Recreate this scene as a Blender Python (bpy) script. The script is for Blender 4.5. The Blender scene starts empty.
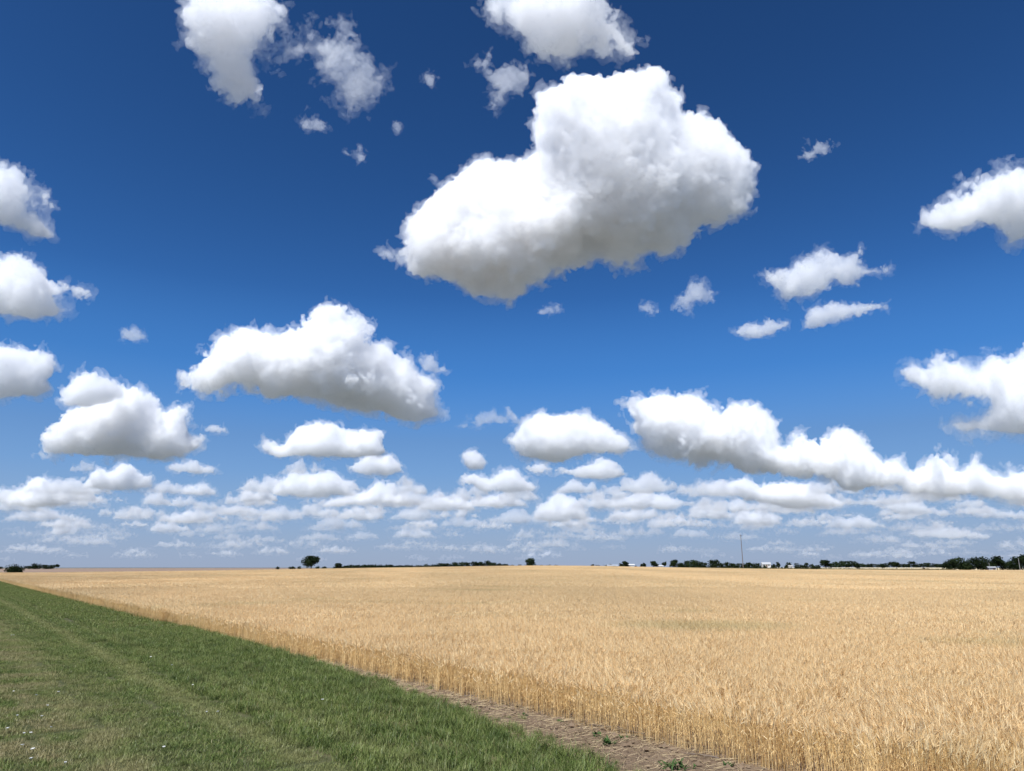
SKY_ALT, SKY_AIR, SKY_DUST, SKY_OZONE, SKY_STR = 0, 0.7, 0.2, 6.0, 0.0813
SKY_GAMMA, SKY_GAIN = 1.70, (0.49, 0.655, 0.555, 1)
SKY_LOW = [(0.0, (156, 171, 197)), (0.02, (154, 172, 200)), (0.075, (139, 170, 209)), (0.125, (119, 160, 210)), (0.18, (102, 147, 203)), (0.26, (72, 130, 197))]
SKY_PALE = [(0.0, 1.0), (0.17, 0.95), (0.26, 0.45), (0.36, 0.0)]
FRINGE, MFP_K = 5.0, 0.95
CLOUD_RGB = (0.946, 0.964, 0.982, 1)  # bluish: the blue of the air in front is put into the scatter colour
SUN_E, EXPOSURE, VOL_B, CLOUD_G = 4.8, 0.30, 36, 0.2
import bpy, bmesh, math, random
import numpy as np
import openvdb
from mathutils import Vector, Matrix, Euler

R = math.radians
rng = np.random.default_rng(7)
random.seed(7)
scene = bpy.context.scene
COL = scene.collection

# ------------------------------------------------------------------ camera
EYE = 2.4
FPX = 715.0
W, H = 1024, 771
PITCH = math.atan((567.5 - H / 2) / FPX)
cam_data = bpy.data.cameras.new('camera')
cam = bpy.data.objects.new('camera', cam_data)
COL.objects.link(cam)
cam.location = (0, 0, EYE)
cam.rotation_euler = (R(90) + PITCH, 0, 0)
cam_data.sensor_fit = 'HORIZONTAL'
cam_data.sensor_width = 36
cam_data.lens = 36 * FPX / W
cam_data.clip_start = 0.1
cam_data.clip_end = 200000
scene.camera = cam
CP, SP = math.cos(PITCH), math.sin(PITCH)


def ray(px, py):
    """direction through a photo pixel"""
    x, v = px - W / 2, H / 2 - py
    d = Vector((x, FPX * CP - v * SP, FPX * SP + v * CP))
    return d.normalized()


def sstep(a, b, x):
    t = np.clip((x - a) / (b - a), 0, 1)
    return t * t * (3 - 2 * t)


# ------------------------------------------------------------------ tagging
def tag(o, label=None, cat=None, group=None, kind=None):
    if label: o['label'] = label
    if cat: o['category'] = cat
    if group: o['group'] = group
    if kind: o['kind'] = kind
    return o


def link(name, me, parent=None):
    o = bpy.data.objects.new(name, me)
    COL.objects.link(o)
    if parent is not None: o.parent = parent
    return o


def mesh_np(name, verts, faces, mats, smooth=False, midx=None):
    """verts (n,3) array, faces list/array of equal or mixed polygons"""
    me = bpy.data.meshes.new(name)
    verts = np.asarray(verts, dtype=np.float32)
    me.vertices.add(len(verts))
    me.vertices.foreach_set('co', verts.ravel())
    if isinstance(faces, np.ndarray):
        groups = [faces]
    else:
        groups = [np.asarray(f, dtype=np.int32) for f in faces if len(f)]
    nl = sum(g.size for g in groups); nf = sum(len(g) for g in groups)
    me.loops.add(nl); me.polygons.add(nf)
    vi = np.concatenate([g.ravel() for g in groups]).astype(np.int32)
    tot = np.concatenate([np.full(len(g), g.shape[1], dtype=np.int32) for g in groups])
    start = np.concatenate([[0], np.cumsum(tot)[:-1]]).astype(np.int32)
    me.loops.foreach_set('vertex_index', vi)
    me.polygons.foreach_set('loop_start', start)
    me.polygons.foreach_set('loop_total', tot)
    for m in (mats if isinstance(mats, (list, tuple)) else [mats]):
        if m is not None: me.materials.append(m)
    if midx is not None: me.polygons.foreach_set('material_index', np.asarray(midx, dtype=np.int32))
    me.polygons.foreach_set('use_smooth', np.full(nf, smooth))
    me.update(calc_edges=True)
    return me


# ------------------------------------------------------------------ materials
class NT:
    def __init__(self, name):
        self.m = bpy.data.materials.new(name)
        self.m.use_nodes = True
        self.t = self.m.node_tree
        self.t.nodes.clear()
        self.out = self.t.nodes.new('ShaderNodeOutputMaterial')

    def n(self, typ, **kw):
        nd = self.t.nodes.new(typ)
        for k, v in kw.items():
            if k.startswith('i_'):
                key = k[2:]
                key = int(key) if key.isdigit() else key.replace('_', ' ')
                nd.inputs[key].default_value = v
            else:
                setattr(nd, k, v)
        return nd

    def l(self, a, b):
        self.t.links.new(a, b)
        return b

    def ramp(self, fac, stops):
        r = self.n('ShaderNodeValToRGB')
        el = r.color_ramp.elements
        while len(el) < len(stops): el.new(0.5)
        for e, (p, c) in zip(el, stops):
            e.position = p
            e.color = (*c, 1) if len(c) == 3 else c
        self.l(fac, r.inputs[0])
        return r.outputs[0]

    def noise(self, vec, scale, detail=3, rough=0.55):
        n = self.n('ShaderNodeTexNoise')
        n.inputs['Scale'].default_value = scale
        n.inputs['Detail'].default_value = detail
        n.inputs['Roughness'].default_value = rough
        if vec is not None: self.l(vec, n.inputs['Vector'])
        return n.outputs['Fac']

    def mix(self, fac, a, b, blend='MIX'):
        x = self.n('ShaderNodeMix', data_type='RGBA', blend_type=blend)
        for s, v in ((x.inputs[0], fac), (x.inputs[6], a), (x.inputs[7], b)):
            if isinstance(v, (int, float)): s.default_value = v
            elif isinstance(v, tuple): s.default_value = (*v, 1) if len(v) == 3 else v
            else: self.l(v, s)
        return x.outputs[2]

    def math(self, op, a, b=0.0, clamp=False):
        x = self.n('ShaderNodeMath', operation=op, use_clamp=clamp)
        for s, v in ((x.inputs[0], a), (x.inputs[1], b)):
            if isinstance(v, (int, float)): s.default_value = v
            else: self.l(v, s)
        return x.outputs[0]


# ------------------------------------------------------------------ world, sun
SUN_EL, SUN_AZ = R(58), R(206)          # azimuth measured clockwise from the view direction
sun_dir = Vector((math.sin(SUN_AZ) * math.cos(SUN_EL), math.cos(SUN_AZ) * math.cos(SUN_EL), math.sin(SUN_EL)))
world = bpy.data.worlds.new('World')
scene.world = world
world.use_nodes = True
wt = world.node_tree
wt.nodes.clear()
sky = wt.nodes.new('ShaderNodeTexSky')
sky.sky_type = 'NISHITA'
sky.sun_disc = False
sky.sun_elevation = SUN_EL
sky.sun_rotation = SUN_AZ
sky.altitude = SKY_ALT
sky.air_density = SKY_AIR
sky.dust_density = SKY_DUST
sky.ozone_density = SKY_OZONE
gm = wt.nodes.new('ShaderNodeGamma')
gm.inputs['Gamma'].default_value = SKY_GAMMA
ml = wt.nodes.new('ShaderNodeMix'); ml.data_type = 'RGBA'; ml.blend_type = 'MULTIPLY'
ml.inputs[0].default_value = 1.0
ml.inputs[7].default_value = SKY_GAIN
# thicker, paler air low over the plain
tc = wt.nodes.new('ShaderNodeTexCoord')
sp = wt.nodes.new('ShaderNodeSeparateXYZ')
rp = wt.nodes.new('ShaderNodeValToRGB')
for p, v in SKY_PALE[:len(SKY_PALE) - 2]: rp.color_ramp.elements.new(0.5)
for e, (p, v) in zip(rp.color_ramp.elements, SKY_PALE):
    e.position = p; e.color = (v, v, v, 1)
mxs = wt.nodes.new('ShaderNodeMix'); mxs.data_type = 'RGBA'
rc = wt.nodes.new('ShaderNodeValToRGB')
for k in SKY_LOW[2:]: rc.color_ramp.elements.new(0.5)
for e, (p, c) in zip(rc.color_ramp.elements, SKY_LOW):
    e.position = p; e.color = tuple((x / 255 / 12.92 if x < 10.3 else ((x / 255 + .055) / 1.055) ** 2.4) for x in c) + (1,)
m10 = wt.nodes.new('ShaderNodeMix'); m10.data_type = 'RGBA'; m10.blend_type = 'MULTIPLY'
m10.inputs[0].default_value = 1.0
m10.inputs[7].default_value = (1 / (SKY_STR * 2 ** EXPOSURE),) * 3 + (1,)
wt.links.new(sp.outputs['Z'], rc.inputs[0])
wt.links.new(rc.outputs[0], m10.inputs[6])
wt.links.new(m10.outputs[2], mxs.inputs[7])
wt.links.new(tc.outputs['Generated'], sp.inputs[0])
wt.links.new(sp.outputs['Z'], rp.inputs[0])
wt.links.new(rp.outputs[0], mxs.inputs[0])
wt.links.new(sky.outputs[0], gm.inputs[0])
wt.links.new(gm.outputs[0], ml.inputs[6])
wt.links.new(ml.outputs[2], mxs.inputs[6])
bg = wt.nodes.new('ShaderNodeBackground')
bg.inputs['Strength'].default_value = SKY_STR
wo = wt.nodes.new('ShaderNodeOutputWorld')
wt.links.new(mxs.outputs[2], bg.inputs['Color'])
wt.links.new(bg.outputs[0], wo.inputs['Surface'])
sl = bpy.data.lights.new('sun', 'SUN')
sl.energy = SUN_E
sl.angle = R(0.53)
sl.color = (1.0, 0.982, 0.955)
so = bpy.data.objects.new('sun', sl)
COL.objects.link(so)
so.rotation_euler = (-sun_dir).to_track_quat('-Z', 'Y').to_euler()
so.location = (0, -20, 60)

vs = scene.view_settings
scene.display_settings.display_device = 'sRGB'
vs.view_transform = 'Standard'
vs.look = 'None'
vs.gamma = 1
vs.exposure = EXPOSURE
vs.use_curve_mapping = False
cy = scene.cycles
cy.max_bounces = 32
cy.volume_bounces = VOL_B
cy.diffuse_bounces = 4
cy.glossy_bounces = 2
cy.transmission_bounces = 4
cy.transparent_max_bounces = 48
cy.caustics_reflective = False
cy.caustics_refractive = False
cy.sample_clamp_indirect = 12
cy.use_adaptive_sampling = True
cy.adaptive_threshold = 0.006
cy.use_denoising = True
cy.denoising_prefilter = 'ACCURATE'
scene.render.use_persistent_data = False
# ------------------------------------------------------------------ clouds
CLOUD_H = 1700.0


def interp_mat(n, m, off):
    """(n, lattice) matrix of smooth interpolation weights; m = voxels per lattice cell"""
    x = (np.arange(n) / m) + off
    i = np.floor(x).astype(int)
    f = x - i
    k = i.max() + 3
    M = np.zeros((n, k), dtype=np.float32)
    r = np.arange(n)
    # quadratic-ish cubic b-spline weights
    for d, wgt in ((-1, (1 - f) ** 3 / 6), (0, (3 * f ** 3 - 6 * f ** 2 + 4) / 6), (1, (-3 * f ** 3 + 3 * f ** 2 + 3 * f + 1) / 6), (2, f ** 3 / 6)):
        j = np.clip(i + d, 0, k - 1)
        M[r, j] += wgt.astype(np.float32)
    return M


def lattice_noise(shape, cell, g):
    ms = [interp_mat(n, c, g.random() + 1) for n, c in zip(shape, cell)]
    L = g.uniform(-1, 1, [m.shape[1] for m in ms]).astype(np.float32)
    a = np.tensordot(ms[2], L, axes=(1, 2))            # z,x,y
    a = np.tensordot(ms[1], a, axes=(1, 2))            # y,z,x
    a = np.tensordot(ms[0], a, axes=(1, 2))            # x,y,z
    return a * 2.2


def poly_sdf(poly, U, V):
    """signed distance (inside positive) to a polygon on a grid"""
    P = np.asarray(poly, dtype=np.float32)
    best = np.full(U.shape, 1e9, dtype=np.float32)
    inside = np.zeros(U.shape, dtype=bool)
    for a, b in zip(P, np.roll(P, -1, axis=0)):
        e = b - a
        wx, wy = U - a[0], V - a[1]
        t = np.clip((wx * e[0] + wy * e[1]) / max(1e-6, (e * e).sum()), 0, 1)
        best = np.minimum(best, (wx - e[0] * t) ** 2 + (wy - e[1] * t) ** 2)
        c = ((a[1] > V) != (b[1] > V))
        with np.errstate(divide='ignore', invalid='ignore'):
            xi = a[0] + (V - a[1]) / (b[1] - a[1]) * e[0] if b[1] != a[1] else np.full(V.shape, -1e9)
        inside ^= c & (U < xi)
    d = np.sqrt(best)
    return np.where(inside, d, -d)


def cloud_mat(density, skin):
    t = NT('cloud_droplets')
    v = t.n('ShaderNodeVolumeScatter')
    v.inputs['Color'].default_value = CLOUD_RGB
    v.inputs['Density'].default_value = density
    v.inputs['Anisotropy'].default_value = CLOUD_G
    t.l(v.outputs[0], t.out.inputs['Volume'])
    tr = t.n('ShaderNodeBsdfTransparent')
    di = t.n('ShaderNodeBsdfDiffuse')
    di.inputs['Color'].default_value = (0.84, 0.89, 0.96, 1)
    mx = t.n('ShaderNodeMixShader')
    mx.inputs[0].default_value = skin
    t.l(tr.outputs[0], mx.inputs[1]); t.l(di.outputs[0], mx.inputs[2])
    t.l(mx.outputs[0], t.out.inputs['Surface'])
    t.m.cycles.homogeneous_volume = True
    return t.m


_mats = {}


def cloud_material(density, skin):
    k = (round(math.log(density) * 6), skin)
    if k not in _mats: _mats[k] = cloud_mat(math.exp(k[0] / 6), skin)
    return _mats[k]


def cloud_mesh(poly, seed, vox, thick, wisp, flat, rough=1.0):
    """poly in pixels -> (verts in px about the centroid: right, up, away), quads"""
    g = np.random.default_rng(seed)
    P = np.asarray(poly, dtype=np.float64)
    lo, hi = P.min(0), P.max(0)
    c = (lo + hi) / 2
    size = hi - lo
    P = (P - c) * np.array([1, -1])
    pad = 7 + 0.1 * min(size)
    nu = int((size[0] + 2 * pad) / vox) + 2
    nv = int((size[1] + 2 * pad) / vox) + 2
    u = (np.arange(nu) - (nu - 1) / 2) * vox
    v = (np.arange(nv) - (nv - 1) / 2) * vox
    U, V = np.meshgrid(u, v, indexing='ij')
    d2 = poly_sdf(P, U.astype(np.float32), V.astype(np.float32))
    Rm = max(1.0, d2.max())
    dep = thick * Rm * 1.5 + pad
    nw = int(2 * dep / vox) + 3
    w = ((np.arange(nw) - (nw - 1) / 2) * vox).astype(np.float32)
    shp = (nu, nv, nw)
    # billows: large puffs to small curls
    A = 0.0
    sc = min(Rm, 42) * 0.62
    amp = 1.0
    tot = 0
    first = True
    while sc / vox > 1.35:
        cell = [sc / vox] * 3
        n = lattice_noise(shp, cell, g)
        A = A + amp * ((np.abs(n) - 0.33) if not first else n * 0.8)
        tot += amp
        first = False
        sc *= 0.5
        amp *= 0.86
    A = A / max(tot, 1e-6) * 2.0
    A = A - float(np.mean(A))
    low = lattice_noise(shp, [max(2.5, Rm * 1.4 / vox)] * 3, g)
    a_out = rough * 0.30 * min(Rm, 42) * (1 + 2.2 * wisp) + 0.9
    D = d2[:, :, None] - (0.05 + 0.22 * wisp) * Rm - 1.0 + a_out * A * 0.9
    if flat:       # calmer, flatter underside
        calm = sstep(-size[1] / 2, -size[1] / 2 + 0.45 * size[1], v)[None, :, None].astype(np.float32)
        D = d2[:, :, None] - (0.05 + 0.22 * wisp) * Rm - 1.0 + a_out * A * (0.35 + 0.55 * calm)
    Rc = Rm * 1.02
    Dc = np.clip(D, -3 * Rm, Rc)
    th = np.where(Dc > 0, np.sqrt(np.maximum(Dc * (2 * Rc - Dc), 0)), Dc * 2)
    th = th * thick
    wc = low * Rm * 0.35 * thick
    F = th - np.abs(w[None, None, :] - wc) + a_out * 0.9 * A * thick * (Dc > 0)
    F[0] = F[-1] = -5; F[:, 0] = F[:, -1] = -5; F[:, :, 0] = F[:, :, -1] = -5
    def skin_of(F):
        F = np.clip(F, -4 * vox, 4 * vox).astype(np.float32)
        grid = openvdb.FloatGrid(-4 * vox)
        grid.copyFromArray(np.ascontiguousarray(F), tolerance=0.0)
        pts, quads = grid.convertToQuads(0.0)
        return (pts - (np.array(shp) - 1) / 2) * vox, quads
    core = skin_of(F)
    # torn vapour around the dense heart
    B = 0.0
    sc, amp, tot = min(Rm, 30) * 0.5 + 2.5, 1.0, 0
    while sc / vox > 1.9:
        n = lattice_noise(shp, [sc / vox] * 3, g)
        B = B + amp * (0.42 - np.abs(n)) * 1.6
        tot += amp; sc *= 0.55; amp *= 0.78
    B = B / max(tot, 1e-6) * 2.0
    rag = (0.16 + 0.30 * wisp) * min(Rm, 40) + 2.2
    G = D - 0.02 * Rm + rag * (B + 0.10 - 0.12 * wisp)
    Gc = np.clip(G, -3 * Rm, Rc)
    tg = np.where(Gc > 0, np.sqrt(np.maximum(Gc * (2 * Rc - Gc), 0)), Gc * 2) * thick
    G = tg - np.abs(w[None, None, :] - wc) + rag * B * thick * 0.8 + 0.05 * Rm
    G[0] = G[-1] = -5; G[:, 0] = G[:, -1] = -5; G[:, :, 0] = G[:, :, -1] = -5
    return c, core, skin_of(G)


def drop_crumbs(pts, quads, keep):
    """remove loose islands smaller than keep vertices"""
    n = len(pts)
    lab = np.arange(n)
    e = np.concatenate([quads[:, [0, 1]], quads[:, [1, 2]], quads[:, [2, 3]]]).astype(np.int64)
    a, b = e[:, 0], e[:, 1]
    while True:
        la, lb = lab[a], lab[b]
        m = np.minimum(la, lb)
        new = lab.copy()
        np.minimum.at(new, la, m); np.minimum.at(new, lb, m)
        new = new[new]
        if (new == lab).all(): break
        lab = new
    r, cnt = np.unique(lab, return_counts=True)
    big = set(r[cnt >= keep].tolist()) or {int(r[np.argmax(cnt)])}
    ok = np.isin(lab, list(big))
    q = quads[ok[quads[:, 0]]]
    idx = np.cumsum(ok) - 1
    return pts[ok], idx[q].astype(np.int32)


def cloud(poly, label, seed, vox=1.6, thick=0.8, wisp=0.0, flat=True, mfp=5.0, skin=0.025, cat='cloud', group='clouds in the sky', name='cloud', dist=None, rough=1.0):
    mfp = mfp * MFP_K * (1 + 1.2 * wisp)
    vox = vox * .85
    c, core, fringe = cloud_mesh(poly, seed, vox, thick, wisp, flat, rough)
    parts = []
    for (pts, quads), keep in ((core, 80), (fringe, 160)):
        if len(quads): parts.append(drop_crumbs(pts, quads, keep))
        else: parts.append((np.zeros((0, 3)), np.zeros((0, 4), dtype=np.int32)))
    n0 = len(parts[0][0])
    pts = np.concatenate([parts[0][0], parts[1][0]])
    quads = np.concatenate([parts[0][1], parts[1][1] + n0]).astype(np.int32)
    midx = np.concatenate([np.zeros(len(parts[0][1]), int), np.ones(len(parts[1][1]), int)])
    d = ray(*c)
    D = dist or CLOUD_H / max(0.02, d.z)
    right = Vector((d.y, -d.x, 0)).normalized()
    up = right.cross(d)
    # pixel pitch at this direction: perspective stretch off axis
    fwd = Vector((0, CP, SP))
    ca = d.dot(fwd)
    s = D * ca / FPX                       # metres per pixel
    M = np.array([right, up, d], dtype=np.float64).T
    # the photo's picture plane leans against the view ray off axis: undo it, so that outlines land where they were traced
    rx, ry = [], []
    ctr = np.array(d * D)
    px = pts[:, 0] + c[0]; py = c[1] - pts[:, 1]
    x, vv = px - W / 2, H / 2 - py
    dirs = np.stack([x, FPX * CP - vv * SP, FPX * SP + vv * CP], 1)
    dirs /= np.linalg.norm(dirs, axis=1)[:, None]
    on = dirs * (D / (dirs @ np.array(d)))[:, None]        # each point on the plane through the cloud's middle
    world_pts = on + np.array(d)[None] * (pts[:, 2] * s)[:, None]
    loc = ctr + np.array([0, 0, EYE])
    me = mesh_np(name, world_pts - ctr, quads, [cloud_material(1.0 / (mfp * s), skin), cloud_material(1.0 / (mfp * s * (FRINGE if wisp < .45 else 2.4)), 0.008)], smooth=True, midx=midx)
    o = link(name, me)
    o.location = loc
    tag(o, label, cat, group)
    return o


def cumulus(cx, base, w, h, seed):
    """outline of a small fair-weather cumulus with a level base"""
    g = np.random.default_rng(seed)
    w, h = w * 1.16, h * 1.2
    n = 14
    xs = np.linspace(0, 1, n)
    prof = np.sin(np.pi * xs) ** 0.6
    bumps = 0.62 + 0.38 * np.abs(np.sin(xs * np.pi * g.uniform(1.6, 3.2) + g.uniform(0, 6))) + g.uniform(-.1, .1, n)
    top = prof * bumps
    top = top / top.max()
    pts = [(cx - w / 2 + w * x, base - h * t) for x, t in zip(xs, top)]
    pts += [(cx + w * 0.30, base + h * .04), (cx, base + h * 0.10), (cx - w * 0.3, base + h * .03)]
    return pts
CLOUDS = [
 # (outline in photo pixels, label, options)
 ([(187,15),(196,-2),(210,-14),(240,-20),(268,-14),(280,-2),(284,20),(280,41),(266,52),(248,58),(252,74),(262,88),(258,102),(242,99),(230,93),(219,85),(208,70),(192,56),(184,41),(191,30)],
  'bright cloud cut by the top edge of the photo with a ragged tail hanging down', dict(wisp=.35, mfp=9, flat=False)),
 ([(268,58),(278,42),(290,34),(299,38),(308,24),(324,24),(341,27),(350,38),(356,52),(371,51),(385,66),(387,85),(371,92),(358,112),(350,120),(343,104),(328,88),(317,70),(300,62),(280,64)],
  'torn see-through cloud with a drooping tail right of the bright top cloud', dict(wisp=1.0, mfp=24, flat=False, thick=.7)),
 ([(298,118),(306,111),(318,117),(328,126),(326,133),(312,131),(300,128)], 'tiny shred of cloud below the torn see-through cloud', dict(wisp=.7, mfp=16, vox=1.1)),
 ([(345,153),(354,152),(360,143),(365,150),(366,162),(359,163),(354,158)], 'tiny hook shaped wisp alone in the dark blue sky', dict(wisp=.6, mfp=14, vox=1.0)),
 ([(422,74),(430,68),(437,80),(433,88),(425,84)], 'smallest wisp just left of the pointed tail of the top cloud', dict(wisp=.6, mfp=14, vox=1.0)),
 ([(393,122),(400,121),(404,129),(399,134),(394,130)], 'tiny faint fleck above the left end of the biggest cloud', dict(wisp=.6, mfp=16, vox=1.0)),
 ([(-40,160),(0,163),(19,169),(33,182),(48,193),(53,206),(41,203),(36,210),(48,223),(60,238),(41,241),(22,234),(0,226),(-40,222)],
  'white cloud cut by the left edge, highest of the left edge clouds', dict(wisp=.25, mfp=8)),
 ([(-34,262),(0,256),(20,253),(33,262),(50,277),(70,281),(95,291),(86,297),(66,294),(60,300),(71,311),(58,320),(30,322),(8,318),(-34,314)],
  'cloud at the left edge with a thin spike of vapour to its right', dict(wisp=.3, mfp=8)),
 ([(480,8),(487,24),(507,28),(529,33),(531,47),(541,52),(553,60),(564,68),(575,64),(587,52),(607,50),(622,60),(636,60),(645,44),(635,36),(627,20),(615,12),(603,6),(590,-14),(540,-24),(490,-16)],
  'wide cloud cut by the top edge, its point aiming at the biggest cloud', dict(wisp=.35, mfp=9, flat=False)),
 ([(474,64),(482,54),(490,52),(493,72),(511,64),(528,64),(533,76),(522,90),(507,98),(495,112),(487,108),(494,88),(483,78)],
  'thin torn wisp under the left side of the wide top edge cloud', dict(wisp=.8, mfp=22, flat=False)),
 ([(537,92),(559,86),(571,78),(583,82),(595,78),(607,82),(627,74),(647,73),(663,76),(665,90),(682,96),(682,108),(704,114),(720,124),(734,138),(746,154),(754,169),(756,185),(750,201),(736,217),(720,222),(700,226),(687,237),(679,249),(663,258),(651,252),(631,266),(611,264),(595,254),(583,262),(567,268),(551,270),(543,281),(527,290),(507,296),(487,294),(474,298),(462,288),(446,278),(426,280),(418,276),(406,266),(394,262),(384,252),(388,246),(404,250),(406,236),(408,220),(422,211),(436,200),(442,188),(458,176),(470,164),(486,160),(507,158),(527,160),(535,150),(531,136),(533,120),(536,106)],
  'biggest cloud, a heart-like white heap with a grey underside', dict(vox=1.45, thick=.9, mfp=7, flat=False, rough=1.15)),
 ([(640,306),(648,302),(656,306),(661,312),(652,316),(643,312)], 'small faint puff below the right half of the biggest cloud', dict(wisp=.6, mfp=14, vox=1.0)),
 ([(671,309),(680,296),(690,283),(704,279),(710,288),(716,292),(712,300),(700,303),(690,314),(678,313)], 'slanted see-through puff left of the two thin right hand clouds', dict(wisp=.7, mfp=14, vox=1.1)),
 ([(536,312),(546,306),(560,305),(562,311),(550,315),(539,316)], 'tiny flat wisp under the middle of the biggest cloud', dict(wisp=.5, mfp=12, vox=1.0)),
 ([(915,224),(922,214),(933,217),(952,200),(968,193),(971,182),(989,175),(1003,170),(1024,163),(1062,160),(1066,235),(1024,245),(1008,249),(999,233),(985,228),(961,231),(943,233),(929,226),(919,230)],
  'cloud cut by the right edge with a pointed left end, high up', dict(wisp=.2, mfp=8)),
 ([(765,275),(789,266),(793,259),(812,254),(814,245),(831,246),(845,252),(861,249),(863,259),(882,266),(894,263),(891,273),(873,280),(854,287),(835,287),(812,296),(784,303),(775,291)],
  'upper of the pair of thin stretched clouds, thicker at its left end', dict(wisp=.35, mfp=9, vox=1.3)),
 ([(800,322),(810,308),(831,301),(854,302),(887,304),(889,309),(868,312),(845,319),(821,329),(803,333)], 'lower thin stretched cloud tapering to the right', dict(wisp=.3, mfp=8, vox=1.2)),
 ([(732,331),(751,322),(770,318),(789,322),(789,328),(770,336),(754,340),(740,338)], 'small puff just left of the lower thin stretched cloud', dict(wisp=.3, mfp=8, vox=1.2)),
 ([(798,158),(810,150),(811,143),(835,143),(829,152),(820,155),(807,161)], 'small lone wisp right of the top of the biggest cloud', dict(wisp=.6, mfp=13, vox=1.0)),
 ([(903,375),(910,366),(924,373),(938,357),(959,361),(975,368),(989,352),(1008,354),(1024,340),(1060,336),(1064,440),(1024,436),(980,434),(961,436),(945,427),(954,415),(975,417),(984,408),(962,404),(933,399),(919,382)],
  'ragged two-tier cloud cut by the right edge above the long cloud bank', dict(wisp=.2, mfp=8)),
 ([(-30,346),(0,347),(15,347),(23,351),(38,348),(53,355),(56,370),(49,380),(53,389),(38,397),(19,397),(0,401),(-30,401)],
  'rounded white cloud at the left edge, lowest big one there', dict(mfp=6)),
 ([(36,432),(53,428),(68,412),(80,406),(98,398),(118,386),(137,385),(154,397),(165,408),(180,404),(190,406),(188,419),(190,434),(201,440),(203,447),(192,453),(180,460),(158,460),(132,459),(105,459),(79,457),(56,457),(41,455),(36,442)],
  'broad white cumulus heap over the grass at left with a level base', dict(mfp=5, vox=1.2, rough=1.3)),
 ([(56,400),(62,393),(70,376),(86,370),(109,372),(122,385),(126,398),(108,408),(84,408),(66,408)], 'grey puff behind the crown of the broad left cumulus heap', dict(mfp=6, vox=1.3, dist_k=1.15)),
 ([(165,466),(184,460),(195,459),(203,464),(218,468),(220,472),(199,475),(173,474)], 'flat little cloud under the right end of the broad left heap', dict(mfp=5, vox=1.1, wisp=.2)),
 ([(199,430),(211,425),(226,427),(229,434),(214,435)], 'tiny puff right of the broad left cumulus heap', dict(mfp=6, vox=1.0, wisp=.2)),
 ([(120,340),(122,331),(132,325),(140,330),(148,340),(133,342)], 'faint small wisp above the broad left cumulus heap', dict(mfp=14, vox=1.0, wisp=.5)),
 ([(185,373),(197,364),(206,352),(221,337),(239,332),(257,330),(279,334),(293,324),(308,321),(322,312),(337,313),(351,315),(368,321),(373,330),(371,341),(384,344),(393,355),(406,359),(418,366),(432,376),(437,386),(431,395),(440,406),(444,415),(435,421),(417,424),(402,421),(384,415),(366,417),(351,412),(333,408),(322,403),(304,401),(286,399),(268,401),(257,392),(239,388),(224,399),(210,397),(195,392),(188,383)],
  'large white cloud leaning down to the right, above the lone tree', dict(mfp=6, vox=1.3, thick=.9, rough=1.2)),
 ([(418,362),(424,353),(434,354),(442,366),(448,372),(436,375),(424,371)], 'curled wisp touching the right shoulder of the large leaning cloud', dict(mfp=12, vox=1.0, wisp=.5)),
 ([(257,446),(264,440),(281,444),(290,435),(304,426),(315,419),(333,421),(346,430),(366,426),(382,432),(384,446),(388,453),(377,457),(351,459),(326,459),(297,457),(279,459),(263,453)],
  'domed cumulus directly below the large leaning cloud', dict(mfp=5, vox=1.2)),
 ([(346,466),(359,457),(377,453),(391,453),(402,462),(402,471),(388,477),(366,477),(348,471)], 'round puff tucked under the right end of the domed cumulus', dict(mfp=5, vox=1.2)),
 (cumulus(304, 474, 42, 15, 31), 'dull grey puff under the left end of the domed cumulus', dict(mfp=8, vox=1.1, wisp=.2)),
 (cumulus(312, 496, 74, 24, 32), 'wide greyish cloud two steps below the domed cumulus', dict(mfp=6, vox=1.1)),
 (cumulus(259, 502, 37, 16, 33), 'neat little loaf shaped cloud above left of the lone tree', dict(mfp=5, vox=1.1)),
 ([(317,509),(330,498),(348,495),(366,492),(377,481),(395,482),(402,493),(417,497),(426,503),(420,507),(380,507),(350,506)], 'peaked cloud with a level base low above the dark tree line', dict(mfp=5, vox=1.1)),
 (cumulus(404, 486, 19, 13, 34), 'small grey knob beside the round puff', dict(mfp=9, vox=1.0, wisp=.3)),
 (cumulus(446, 511, 56, 18, 35), 'low flat cloud joining the peaked cloud on its right', dict(mfp=6, vox=1.1)),
 ([(508,440),(514,434),(526,423),(536,414),(542,412),(549,418),(562,414),(575,416),(587,414),(597,421),(609,424),(618,435),(633,445),(638,450),(628,452),(613,454),(597,455),(582,459),(562,464),(547,463),(531,459),(519,456),(512,448)],
  'crisp white cumulus with a grey base in the middle of the low clouds', dict(mfp=5, vox=1.2)),
 ([(455,427),(468,418),(486,410),(501,415),(509,408),(518,415),(530,416),(526,427),(514,426),(501,424),(491,423),(478,429),(465,429)], 'thin smoky streak left of the crisp white cumulus', dict(mfp=16, vox=1.1, wisp=.4)),
 ([(525,468),(535,461),(548,463),(560,465),(575,466),(590,462),(598,457),(612,461),(622,467),(628,475),(618,480),(600,480),(575,478),(550,474),(530,474)], 'flat white cloud right under the crisp white cumulus', dict(mfp=5, vox=1.1)),
 ([(459,454),(472,448),(480,453),(487,463),(483,471),(470,471),(462,465)], 'small upright knob left of the crisp white cumulus', dict(mfp=5, vox=1.1)),
 ([(461,476),(475,473),(488,475),(500,470),(508,467),(520,472),(532,480),(539,486),(536,492),(515,494),(490,494),(478,491),(464,485)], 'rounded loaf of cloud under the small upright knob', dict(mfp=5, vox=1.1)),
 (cumulus(578, 493, 39, 14, 36), 'small flat puff under the flat white cloud', dict(mfp=6, vox=1.0)),
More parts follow.
